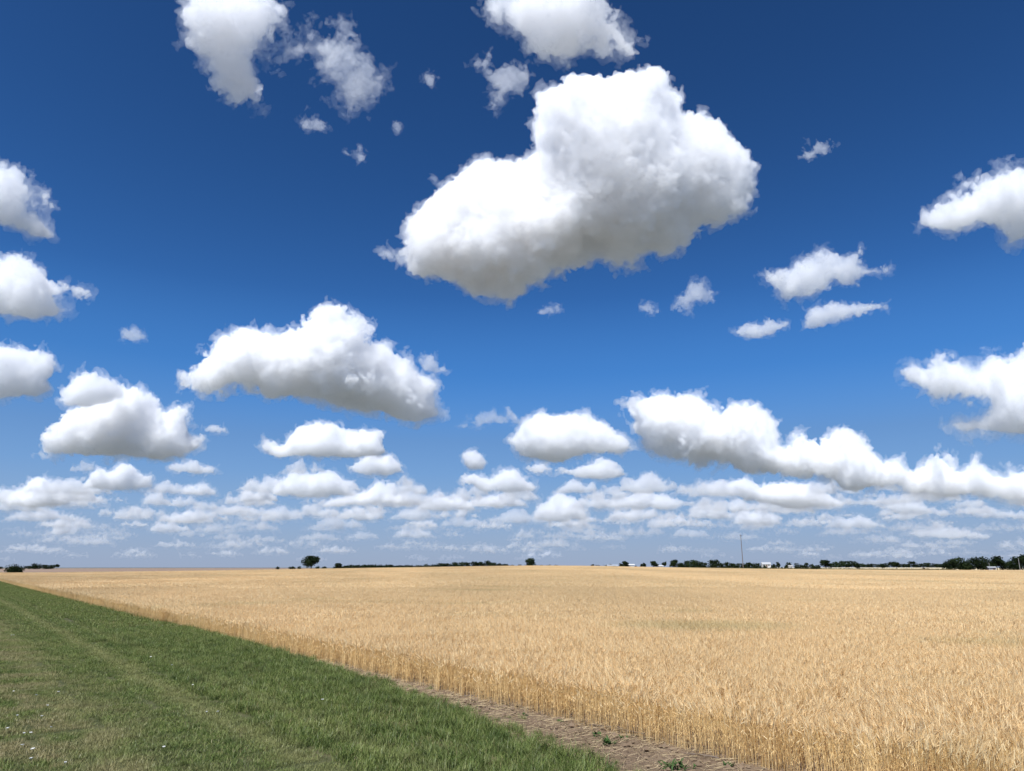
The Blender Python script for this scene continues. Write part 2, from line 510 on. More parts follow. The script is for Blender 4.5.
 (cumulus(560, 520, 50, 25, 37), 'lumpy cloud low over the middle of the wheat', dict(mfp=6, vox=1.1)),
 (cumulus(496, 505, 34, 11, 38), 'dim flat cloud left of the lumpy low cloud', dict(mfp=10, vox=1.0, wisp=.2)),
 ([(587,499),(598,495),(612,498),(628,494),(641,488),(650,486),(655,495),(670,496),(682,499),(686,505),(676,511),(640,510),(610,508)], 'wide low cloud with a small peak left of the pole', dict(mfp=6, vox=1.1)),
 ([(621,403),(637,396),(662,397),(679,399),(695,393),(712,403),(724,413),(736,406),(752,408),(766,412),(778,421),(785,441),(794,431),(808,431),(818,444),(828,431),(845,429),(860,434),(870,444),(884,462),(893,454),(905,456),(914,469),(926,455),(938,453),(952,462),(962,474),(977,465),(993,473),(1014,469),(1056,468),(1056,505),(1024,504),(998,500),(973,494),(944,496),(915,494),(890,486),(869,488),(844,490),(832,481),(807,477),(786,469),(766,469),(745,473),(728,465),(712,463),(695,468),(679,459),(662,455),(646,448),(639,434),(633,417)],
  'long heaped cloud bank stepping down to the right edge', dict(mfp=5, vox=1.2, thick=1.0, rough=1.35)),
 ([(706,487),(720,479),(745,477),(761,487),(774,479),(795,479),(807,486),(824,492),(848,502),(844,508),(815,510),(786,510),(766,504),(741,498),(716,494)], 'broad cloud just under the long cloud bank, over the pole', dict(mfp=5, vox=1.1)),
 ([(865,501),(882,503),(906,497),(923,501),(937,512),(927,516),(902,515),(882,510)], 'slim cloud below the middle of the long cloud bank', dict(mfp=6, vox=1.0, wisp=.1)),
 ([(946,507),(970,507),(990,507),(1010,510),(1050,510),(1050,522),(1005,520),(980,518),(960,514)], 'slim cloud at the right edge below the long cloud bank', dict(mfp=6, vox=1.0, wisp=.1)),
 (cumulus(757, 525, 43, 21, 39), 'domed small cloud straight above the tall pole', dict(mfp=6, vox=1.0)),
 (cumulus(709, 518, 40, 18, 40), 'white knobbly cloud left of the tall pole', dict(mfp=6, vox=1.0)),
 (cumulus(803, 527, 36, 9, 41), 'dim low strip of cloud right of the tall pole', dict(mfp=9, vox=.9)),
 (cumulus(855, 529, 60, 13, 42), 'long low cloud over the small round field trees', dict(mfp=7, vox=1.0)),
 ([(900,534),(922,528),(940,524),(955,527),(975,530),(992,535),(990,540),(950,540),(920,538)], 'low tapered cloud above the big tree clump at right', dict(mfp=6, vox=1.0)),
 (cumulus(888, 543, 36, 7, 43), 'very low thin cloud left of the big tree clump', dict(mfp=9, vox=.9)),
 (cumulus(35, 506, 72, 24, 44), 'white low cloud at the left edge under the broad left heap', dict(mfp=5, vox=1.1)),
 (cumulus(118, 489, 66, 22, 45), 'cloud with a rounded right end under the broad left heap', dict(mfp=5, vox=1.1)),
 (cumulus(84, 472, 28, 9, 46), 'thin grey scrap under the base of the broad left heap', dict(mfp=10, vox=1.0)),
 (cumulus(86, 504, 22, 14, 47), 'small dim puff right of the white low left edge cloud', dict(mfp=9, vox=1.0, wisp=.2)),
 (cumulus(200, 495, 33, 11, 48), 'thin small cloud left of the little loaf shaped cloud', dict(mfp=7, vox=1.0)),
 (cumulus(157, 505, 27, 15, 49), 'left one of two touching small clouds over the brown field', dict(mfp=7, vox=1.0)),
 (cumulus(185, 507, 33, 12, 50), 'right one of two touching small clouds over the brown field', dict(mfp=7, vox=1.0)),
 (cumulus(38, 521, 62, 14, 51), 'dull wide cloud below the white low left edge cloud', dict(mfp=9, vox=1.0)),
 (cumulus(170, 532, 38, 14, 52), 'bright low cloud over the brown field', dict(mfp=6, vox=1.0)),
 (cumulus(133, 520, 38, 13, 53), 'dim low cloud left of the bright low one over the brown field', dict(mfp=10, vox=1.0)),
 (cumulus(63, 535, 24, 13, 54), 'small bright cloud above the far left dark trees', dict(mfp=7, vox=1.0)),
 (cumulus(249, 520, 23, 10, 55), 'small dim cloud under the little loaf shaped cloud', dict(mfp=10, vox=.9)),
 (cumulus(283, 520, 40, 13, 56), 'low pointed cloud above the lone tree', dict(mfp=8, vox=.9)),
 (cumulus(416, 520, 48, 13, 57), 'dim low cloud under the low flat one', dict(mfp=9, vox=.9)),
 (cumulus(337, 529, 50, 13, 58), 'long dim cloud just above right of the lone tree', dict(mfp=10, vox=.9)),
 (cumulus(363, 539, 30, 9, 59), 'small very low cloud over the dark tree line', dict(mfp=9, vox=.9)),
 (cumulus(413, 538, 40, 9, 60), 'long very low cloud over the middle of the dark tree line', dict(mfp=11, vox=.9)),
 (cumulus(520, 523, 62, 12, 61), 'broad dim cloud under the lumpy low cloud', dict(mfp=10, vox=.9)),
 (cumulus(524, 538, 20, 8, 62), 'tiny bright low cloud over the lone rounded tree in the middle', dict(mfp=7, vox=.9)),
 (cumulus(624, 523, 40, 10, 63), 'dim strip under the wide low cloud with a small peak', dict(mfp=10, vox=.9)),
 (cumulus(662, 528, 30, 12, 64), 'small bright puff under the wide low peaked cloud', dict(mfp=7, vox=.9)),
 (cumulus(690, 537, 36, 8, 65), 'thin low cloud just left of the tip of the pole', dict(mfp=10, vox=.9)),
 (cumulus(465, 527, 46, 10, 66), 'dim cloud above the right end of the dark tree line', dict(mfp=11, vox=.9)),
]
for i, (poly, label, kw) in enumerate(CLOUDS):
    kw = dict(kw)
    dk = kw.pop('dist_k', None)
    if dk:
        c = (np.min(poly, 0) + np.max(poly, 0)) / 2
        kw['dist'] = dk * CLOUD_H / ray(*c).z
    cloud(poly, label, 100 + i, **kw)


# the farthest clouds, too many and too faint to count
gd = np.random.default_rng(77)
parts_v, parts_f, parts_m, nn_ = [], [], [], 0
for k in range(290):
    row = 559 - 68 * gd.random() ** 1.1
    wpx = gd.uniform(16, 60) * np.interp(row, [490, 560], [1.0, .6])
    hpx = wpx * gd.uniform(.18, .32) * np.interp(row, [500, 560], [1.15, .5])
    cxp = gd.uniform(-40, 1064)
    d = ray(cxp, row - hpx / 2)
    D = CLOUD_H / max(d.z, .019)
    c_, core, fringe = cloud_mesh(cumulus(cxp, row, wpx, max(2.6, hpx), 500 + k), 900 + k, .95, .9, .25, True)
    s = D * d.dot(Vector((0, CP, SP))) / FPX
    right = np.array(Vector((d.y, -d.x, 0)).normalized()); up = np.array(Vector(right).cross(d))
    for (pts, quads), mi in ((core, 0), (fringe, 1)):
        if not len(quads): continue
        pts, quads = drop_crumbs(pts, quads, 30)
        P_ = np.array(d * D)[None] + (pts[:, :1] * right + pts[:, 1:2] * up + pts[:, 2:3] * np.array(d)) * s + np.array([0, 0, EYE])
        parts_v.append(P_); parts_f.append(quads + nn_); parts_m.append(np.full(len(quads), mi + (2 if row > 528 else 0))); nn_ += len(P_)
me = mesh_np('distant_clouds', np.concatenate(parts_v), np.concatenate(parts_f).astype(np.int32), [cloud_material(1 / 190.0, .0), cloud_material(1 / 700.0, .0), cloud_material(1 / 560.0, .0), cloud_material(1 / 1900.0, .0)], smooth=True, midx=np.concatenate(parts_m))
tag(link('distant_clouds', me), 'faint layer of tiny far clouds low over the horizon', 'clouds', kind='stuff')
# ------------------------------------------------------------------ land
P0 = np.array([2.73, 10.18])                # a point on the edge of the wheat
EA = np.array([-0.6126, 0.7904])            # along the edge, away from the camera
EN = np.array([0.7904, 0.6126])             # into the wheat
EANG = math.atan2(EA[1], EA[0])
WHEAT_H = 0.58


def xy(s, t):
    return P0[0] + s * EA[0] + t * EN[0], P0[1] + s * EA[1] + t * EN[1]


def st(x, y):
    return (x - P0[0]) * EA[0] + (y - P0[1]) * EA[1], (x - P0[0]) * EN[0] + (y - P0[1]) * EN[1]


_ax = np.arange(-2000, 2001, 4.0)
_av = np.interp(_ax, [-180, -150, -113, -81, -33, 18, 40, 68, 122, 190, 300, 600], [0, .25, .85, 1.45, 2.1, 2.95, 2.6, 2.0, 1.1, .7, .5, 0])
_av = np.convolve(np.pad(_av, 6, mode='edge'), np.ones(13) / 13, mode='valid')


def terrain(x, y):
    x = np.asarray(x, dtype=np.float64); y = np.asarray(y, dtype=np.float64)
    z = np.interp(x, _ax, _av) * sstep(70, 400, y) * (1 - sstep(440, 700, y))
    z = z + 2.3 * sstep(140, 330, x) * (1 - sstep(900, 1400, x)) * sstep(560, 1300, y) * (1 - sstep(1500, 2500, y))
    return z


def yfar(x):
    return np.interp(x, [-260, -160, -113, -60, 30, 120, 190, 330], [252, 256, 370, 415, 432, 385, 352, 350])


def gz(x, y):
    return float(terrain(x, y))


def tg(s):                                  # where the lush grass stops short of the wheat
    return np.interp(s, [-3, -1, .8, 3.8, 7, 11, 14, 30], [-2.4, -2.0, -1.75, -1.25, -.98, -.68, -.34, .02])


def grid_sheet(name, xs, ys, zoff, mat, rough=0.0, seed=1, frame=None):
    Xs, Ys = np.meshgrid(xs, ys, indexing='ij')
    if frame == 'edge': X, Y = xy(Xs, Ys)
    else: X, Y = Xs, Ys
    Z = terrain(X, Y) + zoff
    if rough:
        g = np.random.default_rng(seed)
        n = lattice_noise((len(xs), len(ys), 1), [3.5, 3.5, 1], g)[:, :, 0] * .6 + lattice_noise((len(xs), len(ys), 1), [9, 9, 1], g)[:, :, 0]
        Z = Z + rough * n
    V = np.stack([X.ravel(), Y.ravel(), Z.ravel()], 1)
    ny = len(ys)
    i, j = np.meshgrid(np.arange(len(xs) - 1), np.arange(ny - 1), indexing='ij')
    a = (i * ny + j).ravel()
    F = np.stack([a, a + ny, a + ny + 1, a + 1], 1)
    if frame == 'edge': F = F[:, ::-1].copy()
    # faces up
    p = V[F[0]]
    if np.cross(p[1] - p[0], p[2] - p[0])[2] < 0: F = F[:, ::-1].copy()
    return link(name, mesh_np(name, V, F, mat, smooth=True))


def diffuse_mat(name, build, rough=0.9, bump=None):
    t = NT(name)
    pos = t.n('ShaderNodeNewGeometry').outputs['Position']
    b = t.n('ShaderNodeBsdfPrincipled')
    b.inputs['Roughness'].default_value = rough
    b.inputs['Specular IOR Level'].default_value = 0.15
    t.l(build(t, pos), b.inputs['Base Color'])
    if bump:
        bn = t.n('ShaderNodeBump'); bn.inputs['Strength'].default_value = bump[1]; bn.inputs['Distance'].default_value = bump[2]
        t.l(t.noise(pos, bump[0], 6, .65), bn.inputs['Height'])
        t.l(bn.outputs[0], b.inputs['Normal'])
    t.l(b.outputs[0], t.out.inputs['Surface'])
    return t.m


def stretched(t, pos, sx, sy, ang=None):
    mp = t.n('ShaderNodeMapping')
    if ang is not None: mp.inputs['Rotation'].default_value = (0, 0, -ang)
    mp.inputs['Scale'].default_value = (sx, sy, 1)
    t.l(pos, mp.inputs['Vector'])
    return mp.outputs[0]


def b_ground(t, p):
    v = t.n('ShaderNodeTexVoronoi'); v.inputs['Scale'].default_value = 0.0016
    t.l(stretched(t, p, 1, .7, .1), v.inputs['Vector'])
    base = t.ramp(v.outputs['Color'], [(0.0, (.125, .14, .125)), (.3, (.14, .15, .135)), (.55, (.17, .165, .15)), (.8, (.13, .145, .125)), (1, (.185, .17, .155))])  # field tones, greyed and lifted to stand in for haze and cloud-base bounce
    return t.mix(t.noise(p, .02, 4), base, t.mix(.25, base, (.09, .11, .09)))


def b_plough(t, p):
    n = t.noise(stretched(t, p, .02, .004, .35), 1.0, 4)
    return t.ramp(n, [(.3, (.22, .155, .11)), (.55, (.27, .195, .145)), (.75, (.24, .185, .12))])


def b_stubble(t, p):
    n = t.noise(stretched(t, p, .05, .012, .2), 1.0, 4)
    return t.ramp(n, [(.3, (.46, .38, .23)), (.7, (.56, .47, .30))])


def b_soil(t, p):
    n = t.noise(p, 2.2, 6, .65)
    c = t.ramp(n, [(.30, (.095, .062, .038)), (.5, (.18, .125, .08)), (.70, (.28, .205, .14))])
    return t.mix(t.math('MULTIPLY', t.noise(p, 28, 4, .7), .8), c, (.24, .175, .115))


def b_fieldsoil(t, p):
    return t.ramp(t.noise(p, 5, 5, .65), [(.3, (.12, .085, .06)), (.7, (.25, .18, .12))])


def b_verge(t, p):
    n = t.noise(p, 1.7, 6, .65)
    return t.ramp(n, [(.3, (.04, .048, .018)), (.5, (.07, .075, .03)), (.72, (.13, .115, .06))])


far = [0, 8, 16, 26, 40]
xs = np.unique(np.concatenate([[-90000, -40000, -15000, -7000, -3500, -2200], np.arange(-1500, 1501, 25), [2200, 3500, 7000, 15000, 40000, 90000]]))
ys = np.unique(np.concatenate([[-60000, -20000, -6000, -1500, -300], np.arange(-100, 1701, 20), [2000, 2500, 3500, 6000, 12000, 25000, 50000, 90000]]))
tag(grid_sheet('ground', xs, ys, -0.12, diffuse_mat('farmland', b_ground)), 'flat farmland reaching to the horizon under the fields', 'ground', kind='structure')

tag(grid_sheet('ploughed_field', np.arange(-1300, -59, 20.), np.unique(np.concatenate([np.arange(250, 700, 15.), np.arange(700, 2700, 60.)])), -0.03, diffuse_mat('ploughed_earth', b_plough)),
    'brown ploughed field beyond the wheat at far left', 'field', kind='structure')
tag(grid_sheet('stubble_field', np.arange(120, 720, 20.), np.arange(480, 1310, 20.), 0.02, diffuse_mat('stubble', b_stubble)),
    'pale cut stubble field beyond the wheat at right', 'field', kind='structure')
SOIL_T = 0.15
tag(grid_sheet('bare_soil', np.arange(-8, 130, .07), np.concatenate([np.arange(-2.6, SOIL_T, .07), [SOIL_T]]), 0.0, diffuse_mat('dry_soil', b_soil, bump=(14, 1.0, .06)), rough=.026, frame='edge'),
    'dry bare strip of soil between the green grass and the wheat', 'soil', kind='structure')
sm = diffuse_mat('field_soil', b_fieldsoil)
tt = np.unique(np.concatenate([[SOIL_T], np.arange(1, 40, 3.), np.arange(40, 640, 10.)]))
tag(grid_sheet('wheat_field_soil', np.arange(-330, 331, 10.), tt, -0.006, sm, frame='edge'), 'earth under the standing wheat', 'soil', kind='structure')
tag(grid_sheet('verge_soil', np.arange(-40, 200, 2.), np.concatenate([np.arange(-60, -2.6, 2.), [-2.6]]), 0.0, diffuse_mat('verge_thatch', b_verge), frame='edge'),
    'earth and thatch under the mown grass verge', 'ground', kind='structure')


# ------------------------------------------------------------------ scattered growth: one object whose own mesh holds the tuft shapes and the spots they grow at
class Tufts:
    def __init__(self):
        self.v, self.f3, self.f4, self.tint, self.hgt, self.m3, self.m4 = [], [], [], [], [], [], []
        self.n = 0

    def add(self, v, f3, f4, tint, hgt, m):
        """v (k,n,3) k copies of an n-vertex shape; f3/f4 index lists; tint (k,), hgt (k,n)"""
        k, n = v.shape[:2]
        self.v.append(v.reshape(-1, 3))
        off = (np.arange(k) * n)[:, None, None] + self.n
        if f3 is not None:
            q = (np.asarray(f3)[None] + off).reshape(-1, 3); self.f3.append(q); self.m3.append(np.full(len(q), m))
        if f4 is not None:
            q = (np.asarray(f4)[None] + off).reshape(-1, 4); self.f4.append(q); self.m4.append(np.full(len(q), m))
        self.tint.append(np.repeat(tint, n))
        self.hgt.append(np.broadcast_to(hgt, (k, n)).reshape(-1))
        self.n += k * n


def ribbon(base, dirs, width_dir, lens, w0, w1, bend, nseg=2):
    """k ribbons: base (k,3), dirs (k,3) first direction, bend (k,3) added per unit length -> verts (k, 2*nseg+1, 3), faces"""
    k = len(base)
    vs = []
    p = base.copy(); d = dirs.copy()
    for i in range(nseg + 1):
        u = i / nseg
        w = (w0 * (1 - u) + w1 * u)[:, None]
        if i == nseg:
            vs.append(p)
        else:
            vs.append(p - width_dir * w); vs.append(p + width_dir * w)
            p = p + d * (lens / nseg)[:, None]
            d = d + bend
            d = d / np.linalg.norm(d, axis=1)[:, None]
    V = np.stack(vs, 1)
    f4 = [[2 * i, 2 * i + 1, 2 * i + 3, 2 * i + 2] for i in range(nseg - 1)]
    f3 = [[2 * nseg - 2, 2 * nseg - 1, 2 * nseg]]
    return V, f3, (f4 or None)


def prism(p0, p1, r0, r1, sides=3):
    k = len(p0)
    d = p1 - p0
    d = d / np.linalg.norm(d, axis=1)[:, None]
    a = np.cross(d, np.array([0.31, 0.95, 0.05])); a /= np.linalg.norm(a, axis=1)[:, None]
    b = np.cross(d, a)
    vs = []
    for p, r in ((p0, r0), (p1, r1)):
        for j in range(sides):
            th = 2 * math.pi * j / sides
            vs.append(p + (a * math.cos(th) + b * math.sin(th)) * r[:, None])
    f4 = [[j, (j + 1) % sides, sides + (j + 1) % sides, sides + j] for j in range(sides)]
    return np.stack(vs, 1), None, f4


def spindle(p0, p1, r, sides=4, mid=.4):
    d = p1 - p0
    dn = d / np.linalg.norm(d, axis=1)[:, None]
    a = np.cross(dn, np.array([0.31, 0.15, 0.95])); a /= np.linalg.norm(a, axis=1)[:, None]
    b = np.cross(dn, a)
    vs = [p0]
    for u, k in ((mid * .4, .8), (mid * 1.6, .9)):
        for j in range(sides):
            th = 2 * math.pi * j / sides
            vs.append(p0 + d * u + (a * math.cos(th) + b * math.sin(th)) * (r * k)[:, None])
    vs.append(p1)
    S = sides
    f3 = [[0, 1 + (j + 1) % S, 1 + j] for j in range(S)] + [[1 + S + j, 1 + S + (j + 1) % S, 2 * S + 1] for j in range(S)]
    f4 = [[1 + j, 1 + (j + 1) % S, 1 + S + (j + 1) % S, 1 + S + j] for j in range(S)]
    return np.stack(vs, 1), f3, f4


def unit(v): return v / np.linalg.norm(v, axis=1)[:, None]


def stalks(T, g, pos, level):
    """wheat plants at pos (k,2); level 0 near, 1 middle, 2 far"""
    k = len(pos)
    H = WHEAT_H * g.normal(0.86, .07, k).clip(.55, 1.05)
    az = g.normal(0.5, 1.3, k)
    lean = np.abs(g.normal(0, .12, k))
    hd = np.stack([np.cos(az), np.sin(az), np.zeros(k)], 1)
    base = np.stack([pos[:, 0], pos[:, 1], np.full(k, -.01)], 1)
    mid = base + hd * (lean * H * .25)[:, None] + np.array([0, 0, 1]) * (H * .55)[:, None]
    top = base + hd * (lean * H * 1.0)[:, None] + np.array([0, 0, 1]) * H[:, None]
    tint = g.random(k)
    nod = np.clip(np.abs(g.normal(.42, .42, k)), 0.03, 2.0)
    hdir = unit(hd * np.sin(nod)[:, None] + np.array([0, 0, 1]) * np.cos(nod)[:, None])
    L = g.normal(.085, .012, k).clip(.05, .12)
    tip = top + hdir * L[:, None]
    if level == 0:
        r = g.uniform(.0019, .0027, k)
        v, f3, f4 = prism(base, mid, r * 1.15, r); T.add(v, f3, f4, tint, np.array([0, 0, 0, .55, .55, .55]), 0)
        v, f3, f4 = prism(mid, top, r, r * .8); T.add(v, f3, f4, tint, np.array([.55] * 3 + [1.] * 3), 0)
        v, f3, f4 = spindle(top, tip, g.uniform(.0052, .0075, k), 4); T.add(v, f3, f4, tint, 1.0, 1)
        for a in range(7):
            ad = unit(hdir + g.normal(0, .20, (k, 3)))
            st_ = top + hdir * (L * g.uniform(.2, .95, k))[:, None]
            wd = unit(np.cross(ad, g.normal(0, 1, (k, 3))))
            v, f3, f4 = ribbon(st_, ad, wd, g.uniform(.06, .11, k), np.full(k, .0019), np.zeros(k), g.normal(0, .05, (k, 3)), 1)
            T.add(v, f3, f4, tint, 1.0, 1)
        for a in range(2):                       # dry flag leaves
            m = g.random(k) < (.75 if a == 0 else .5)
            kk = m.sum()
            la = g.uniform(0, 6.28, kk)
            ld = unit(np.stack([np.cos(la), np.sin(la), g.uniform(.2, 1.4, kk)], 1))
            lb = (base + (top - base) * g.uniform(.25, .75, k)[:, None])[m]
            wd = unit(np.cross(ld, np.array([0, 0, 1.])))
            v, f3, f4 = ribbon(lb, ld, wd, g.uniform(.08, .17, kk), np.full(kk, .0035), np.full(kk, .002), np.stack([np.zeros(kk), np.zeros(kk), -g.uniform(.4, 1.3, kk)], 1), 3)
            T.add(v, f3, f4, tint[m], .6, 0)
    elif level == 1:
        r = np.full(k, .0028)
        v, f3, f4 = prism(base, top, r * 1.1, r, 3); T.add(v, f3, f4, tint, np.array([0, 0, 0, 1., 1, 1]), 0)
        v, f3, f4 = spindle(top, tip, g.uniform(.008, .0105, k), 3); T.add(v, f3, f4, tint, 1.0, 1)
        for a in range(2):
            ad = unit(hdir + g.normal(0, .2, (k, 3)))
            wd = unit(np.cross(ad, g.normal(0, 1, (k, 3))))
            v, f3, f4 = ribbon(top + hdir * (L * .5)[:, None], ad, wd, g.uniform(.08, .13, k), np.full(k, .0035), np.zeros(k), g.normal(0, .05, (k, 3)), 1)
            T.add(v, f3, f4, tint, 1.0, 1)
    else:
        tip = top + hdir * (L * 1.7)[:, None]
        v, f3, f4 = prism(base, top, np.full(k, .008), np.full(k, .008), 3); T.add(v, f3, f4, tint, np.array([0, 0, 0, 1., 1, 1]), 0)
        v, f3, f4 = spindle(top, tip, g.uniform(.016, .024, k), 3); T.add(v, f3, f4, tint, 1.0, 1)


def scatter_object(name, protos, spots, mats):
    """protos: list of Tufts; spots: array rows (x,y,z,yaw,scale,kind)"""
    V, F3, F4, tint, hgt, proto, M3, M4 = [], [], [], [], [], [], [], []
    off = 0
    for i, T in enumerate(protos):
        v = np.concatenate(T.v)
        V.append(v)
        F3 += [f + off for f in T.f3]; F4 += [f + off for f in T.f4]
        M3 += T.m3; M4 += T.m4
        tint.append(np.concatenate(T.tint)); hgt.append(np.concatenate(T.hgt))
        proto.append(np.full(len(v), i + 1))
        off += len(v)
    n = len(spots)
    V.append(spots[:, :3])
    nv = off + n
    groups, midx = [], []
    if F3: groups.append(np.concatenate(F3)); midx.append(np.concatenate(M3))
    if F4: groups.append(np.concatenate(F4)); midx.append(np.concatenate(M4))
    me = mesh_np(name, np.concatenate(V), groups, mats, smooth=False, midx=np.concatenate(midx))

    def attr(nm, typ, data):
        a = me.attributes.new(nm, typ, 'POINT')
        a.data.foreach_set('value', np.ascontiguousarray(data))
    z = np.zeros(n)
    attr('tint', 'FLOAT', np.concatenate(tint + [z]).astype(np.float32))
    attr('hgt', 'FLOAT', np.concatenate(hgt + [z]).astype(np.float32))
    attr('proto', 'INT', np.concatenate(proto + [-(spots[:, 5].astype(int) + 1)]).astype(np.int32))
    attr('yaw', 'FLOAT', np.concatenate([np.zeros(off), spots[:, 3]]).astype(np.float32))
    attr('scl', 'FLOAT', np.concatenate([np.ones(off), spots[:, 4]]).astype(np.float32))
    o = link(name, me)
    ng = bpy.data.node_groups.new(name + '_growth', 'GeometryNodeTree')
    ng.interface.new_socket('Geometry', in_out='INPUT', socket_type='NodeSocketGeometry')
    ng.interface.new_socket('Geometry', in_out='OUTPUT', socket_type='NodeSocketGeometry')
    N, Lk = ng.nodes.new, ng.links.new
    gi, go = N('NodeGroupInput'), N('NodeGroupOutput')

    def named(nm, typ):
        a = N('GeometryNodeInputNamedAttribute'); a.data_type = typ; a.inputs['Name'].default_value = nm
        return a.outputs['Attribute']
    pr, yaw, scl = named('proto', 'INT'), named('yaw', 'FLOAT'), named('scl', 'FLOAT')
    cx = N('ShaderNodeCombineXYZ'); Lk(yaw, cx.inputs['Z'])
    er = N('FunctionNodeEulerToRotation'); Lk(cx.outputs[0], er.inputs[0])
    jn = N('GeometryNodeJoinGeometry')

    def sep(val):
        c = N('FunctionNodeCompare'); c.data_type = 'INT'; c.operation = 'EQUAL'
        Lk(pr, c.inputs['A'] if 'A' in c.inputs and c.inputs['A'].type == 'INT' else c.inputs[2])
        c.inputs[3].default_value = val
        s = N('GeometryNodeSeparateGeometry'); s.domain = 'POINT'
        Lk(gi.outputs[0], s.inputs['Geometry']); Lk(c.outputs[0], s.inputs['Selection'])
        return s.outputs['Selection']
    for i in range(len(protos)):
        ip = N('GeometryNodeInstanceOnPoints')
        Lk(sep(-(i + 1)), ip.inputs['Points'])
        Lk(sep(i + 1), ip.inputs['Instance'])
        Lk(er.outputs[0], ip.inputs['Rotation'])
        Lk(scl, ip.inputs['Scale'])
        Lk(ip.outputs[0], jn.inputs[0])
    Lk(jn.outputs[0], go.inputs[0])
    md = o.modifiers.new('growth', 'NODES')
    md.node_group = ng
    return o


def in_view(x, y, margin_deg=42.0):
    return np.abs(np.degrees(np.arctan2(x, y + 3.0))) < margin_deg


def wheat_mat(name, stops, trans):
    t = NT(name)
    a = t.n('ShaderNodeAttribute', attribute_name='tint')
    pos = t.n('ShaderNodeNewGeometry').outputs['Position']
    c = t.ramp(a.outputs['Fac'], stops)
    big = t.noise(stretched(t, pos, .045, .012, 0.0), 1.0, 3)
    c = t.mix(t.math('MULTIPLY', t.ramp(big, [(.40, (0, 0, 0)), (.62, (1, 1, 1))]), .24), c, (.40, .27, .13))
    gr = t.noise(stretched(t, pos, .10, .16), 1.0, 2)
    c = t.mix(t.math('MULTIPLY', t.ramp(gr, [(.60, (0, 0, 0)), (.72, (1, 1, 1))]), .20), c, (.33, .31, .11))
    # a greener, later patch and an old wheel track
    spx = t.n('ShaderNodeSeparateXYZ'); t.l(pos, spx.inputs[0])
    ex = t.math('DIVIDE', t.math('SUBTRACT', spx.outputs['X'], 6.2), 3.6); ey = t.math('DIVIDE', t.math('SUBTRACT', spx.outputs['Y'], 24.4), 2.6)
    rr = t.math('ADD', t.math('MULTIPLY', ex, ex), t.math('MULTIPLY', ey, ey))
    pt = t.math('SUBTRACT', 1.0, rr, clamp=True)
    c = t.mix(t.math('MULTIPLY', pt, .30), c, (.34, .33, .12))
    tl = t.math('SUBTRACT', 1.0, t.math('DIVIDE', t.math('ABSOLUTE', t.math('SUBTRACT', spx.outputs['Y'], 139.0)), 2.2), clamp=True)
    lf = t.math('DIVIDE', t.math('SUBTRACT', -22.0, spx.outputs['X']), 20.0, clamp=True)
    c = t.mix(t.math('MULTIPLY', t.math('MULTIPLY', tl, lf), .55), c, (.36, .26, .12))
    d = t.n('ShaderNodeBsdfDiffuse'); tr = t.n('ShaderNodeBsdfTranslucent')
    t.l(c, d.inputs['Color']); t.l(c, tr.inputs['Color'])
    mx = t.n('ShaderNodeMixShader'); mx.inputs[0].default_value = trans
    t.l(d.outputs[0], mx.inputs[1]); t.l(tr.outputs[0], mx.inputs[2])
    gl = t.n('ShaderNodeBsdfGlossy'); gl.inputs['Roughness'].default_value = .45
    gl.inputs['Color'].default_value = (.9, .85, .75, 1)
    m2 = t.n('ShaderNodeMixShader'); m2.inputs[0].default_value = .015
    t.l(mx.outputs[0], m2.inputs[1]); t.l(gl.outputs[0], m2.inputs[2])
    t.l(m2.outputs[0], t.out.inputs['Surface'])
    return t.m


W_STALK = wheat_mat('wheat_straw', [(0, (.68, .46, .19)), (.5, (.84, .61, .285)), (1, (.92, .71, .37))], .25)
W_HEAD = wheat_mat('wheat_ear', [(0, (.86, .595, .28)), (.5, (.95, .715, .385)), (1, (.98, .82, .51))], .3)

g = np.random.default_rng(11)
protos = []


def row_positions(g, size, dens, row=.19, spread=.032):
    nrow = int(round(size / row))
    k = int(size * size * dens)
    r = g.integers(0, nrow, k)
    v = (r + .5) * size / nrow + g.normal(0, spread, k) - size / 2
    return np.stack([g.uniform(-size / 2, size / 2, k), v], 1)


for lv, size, dens in ((0, 1.0, 400), (0, 1.0, 400), (0, 1.0, 400), (1, 2.0, 300), (1, 2.0, 300), (2, 6.0, 130), (2, 6.0, 130)):
    T = Tufts()
    stalks(T, g, row_positions(g, size, dens), lv)
    protos.append(T)
for i in range(3):
    T = Tufts(); stalks(T, g, g.normal(0, .02, (3, 2)), 0); protos.append(T)

spots = []


def add_spot(s, t, scale, kind, yaw):
    x, y = xy(s, t)
    spots.append((x, y, gz(x, y), yaw, scale, kind))


for i in range(-60, 110):
    for j in range(0, 110):
        s, t = i * 6.0 + 3, j * 6.0 + 3
        x, y = xy(s, t)
        d = math.hypot(x, y)
        if y < -6 or y > yfar(x) + 3 or not (in_view(x, y) or d < 22): continue
        if d > 72:
            add_spot(s, t, 1.0 if j == 0 else g.uniform(.985, 1.025), 5 + int(g.integers(0, 2)), EANG + (math.pi if g.random() < .5 else 0)); continue
        for a in (-2, 0, 2):
            for b in (-2, 0, 2):
                s2, t2 = s + a, t + b
                x, y = xy(s2, t2); d = math.hypot(x, y)
                if y < 2: continue
                if d > 27:
                    if in_view(x, y, 46): add_spot(s2, t2, 1.0 if t2 < 2 else g.uniform(.985, 1.03), 3 + int(g.integers(0, 2)), EANG + (math.pi if g.random() < .5 else 0))
                    continue
                for c in (-.5, .5):
                    for e in (-.5, .5):
                        x, y = xy(s2 + c, t2 + e)
                        if y > 5 and in_view(x, y, 50):
                            add_spot(s2 + c, t2 + e + (g.normal(0, .06) if t2 + e < 1 else 0), g.uniform(.965, 1.045), int(g.integers(0, 3)), EANG + (math.pi if g.random() < .5 else 0))
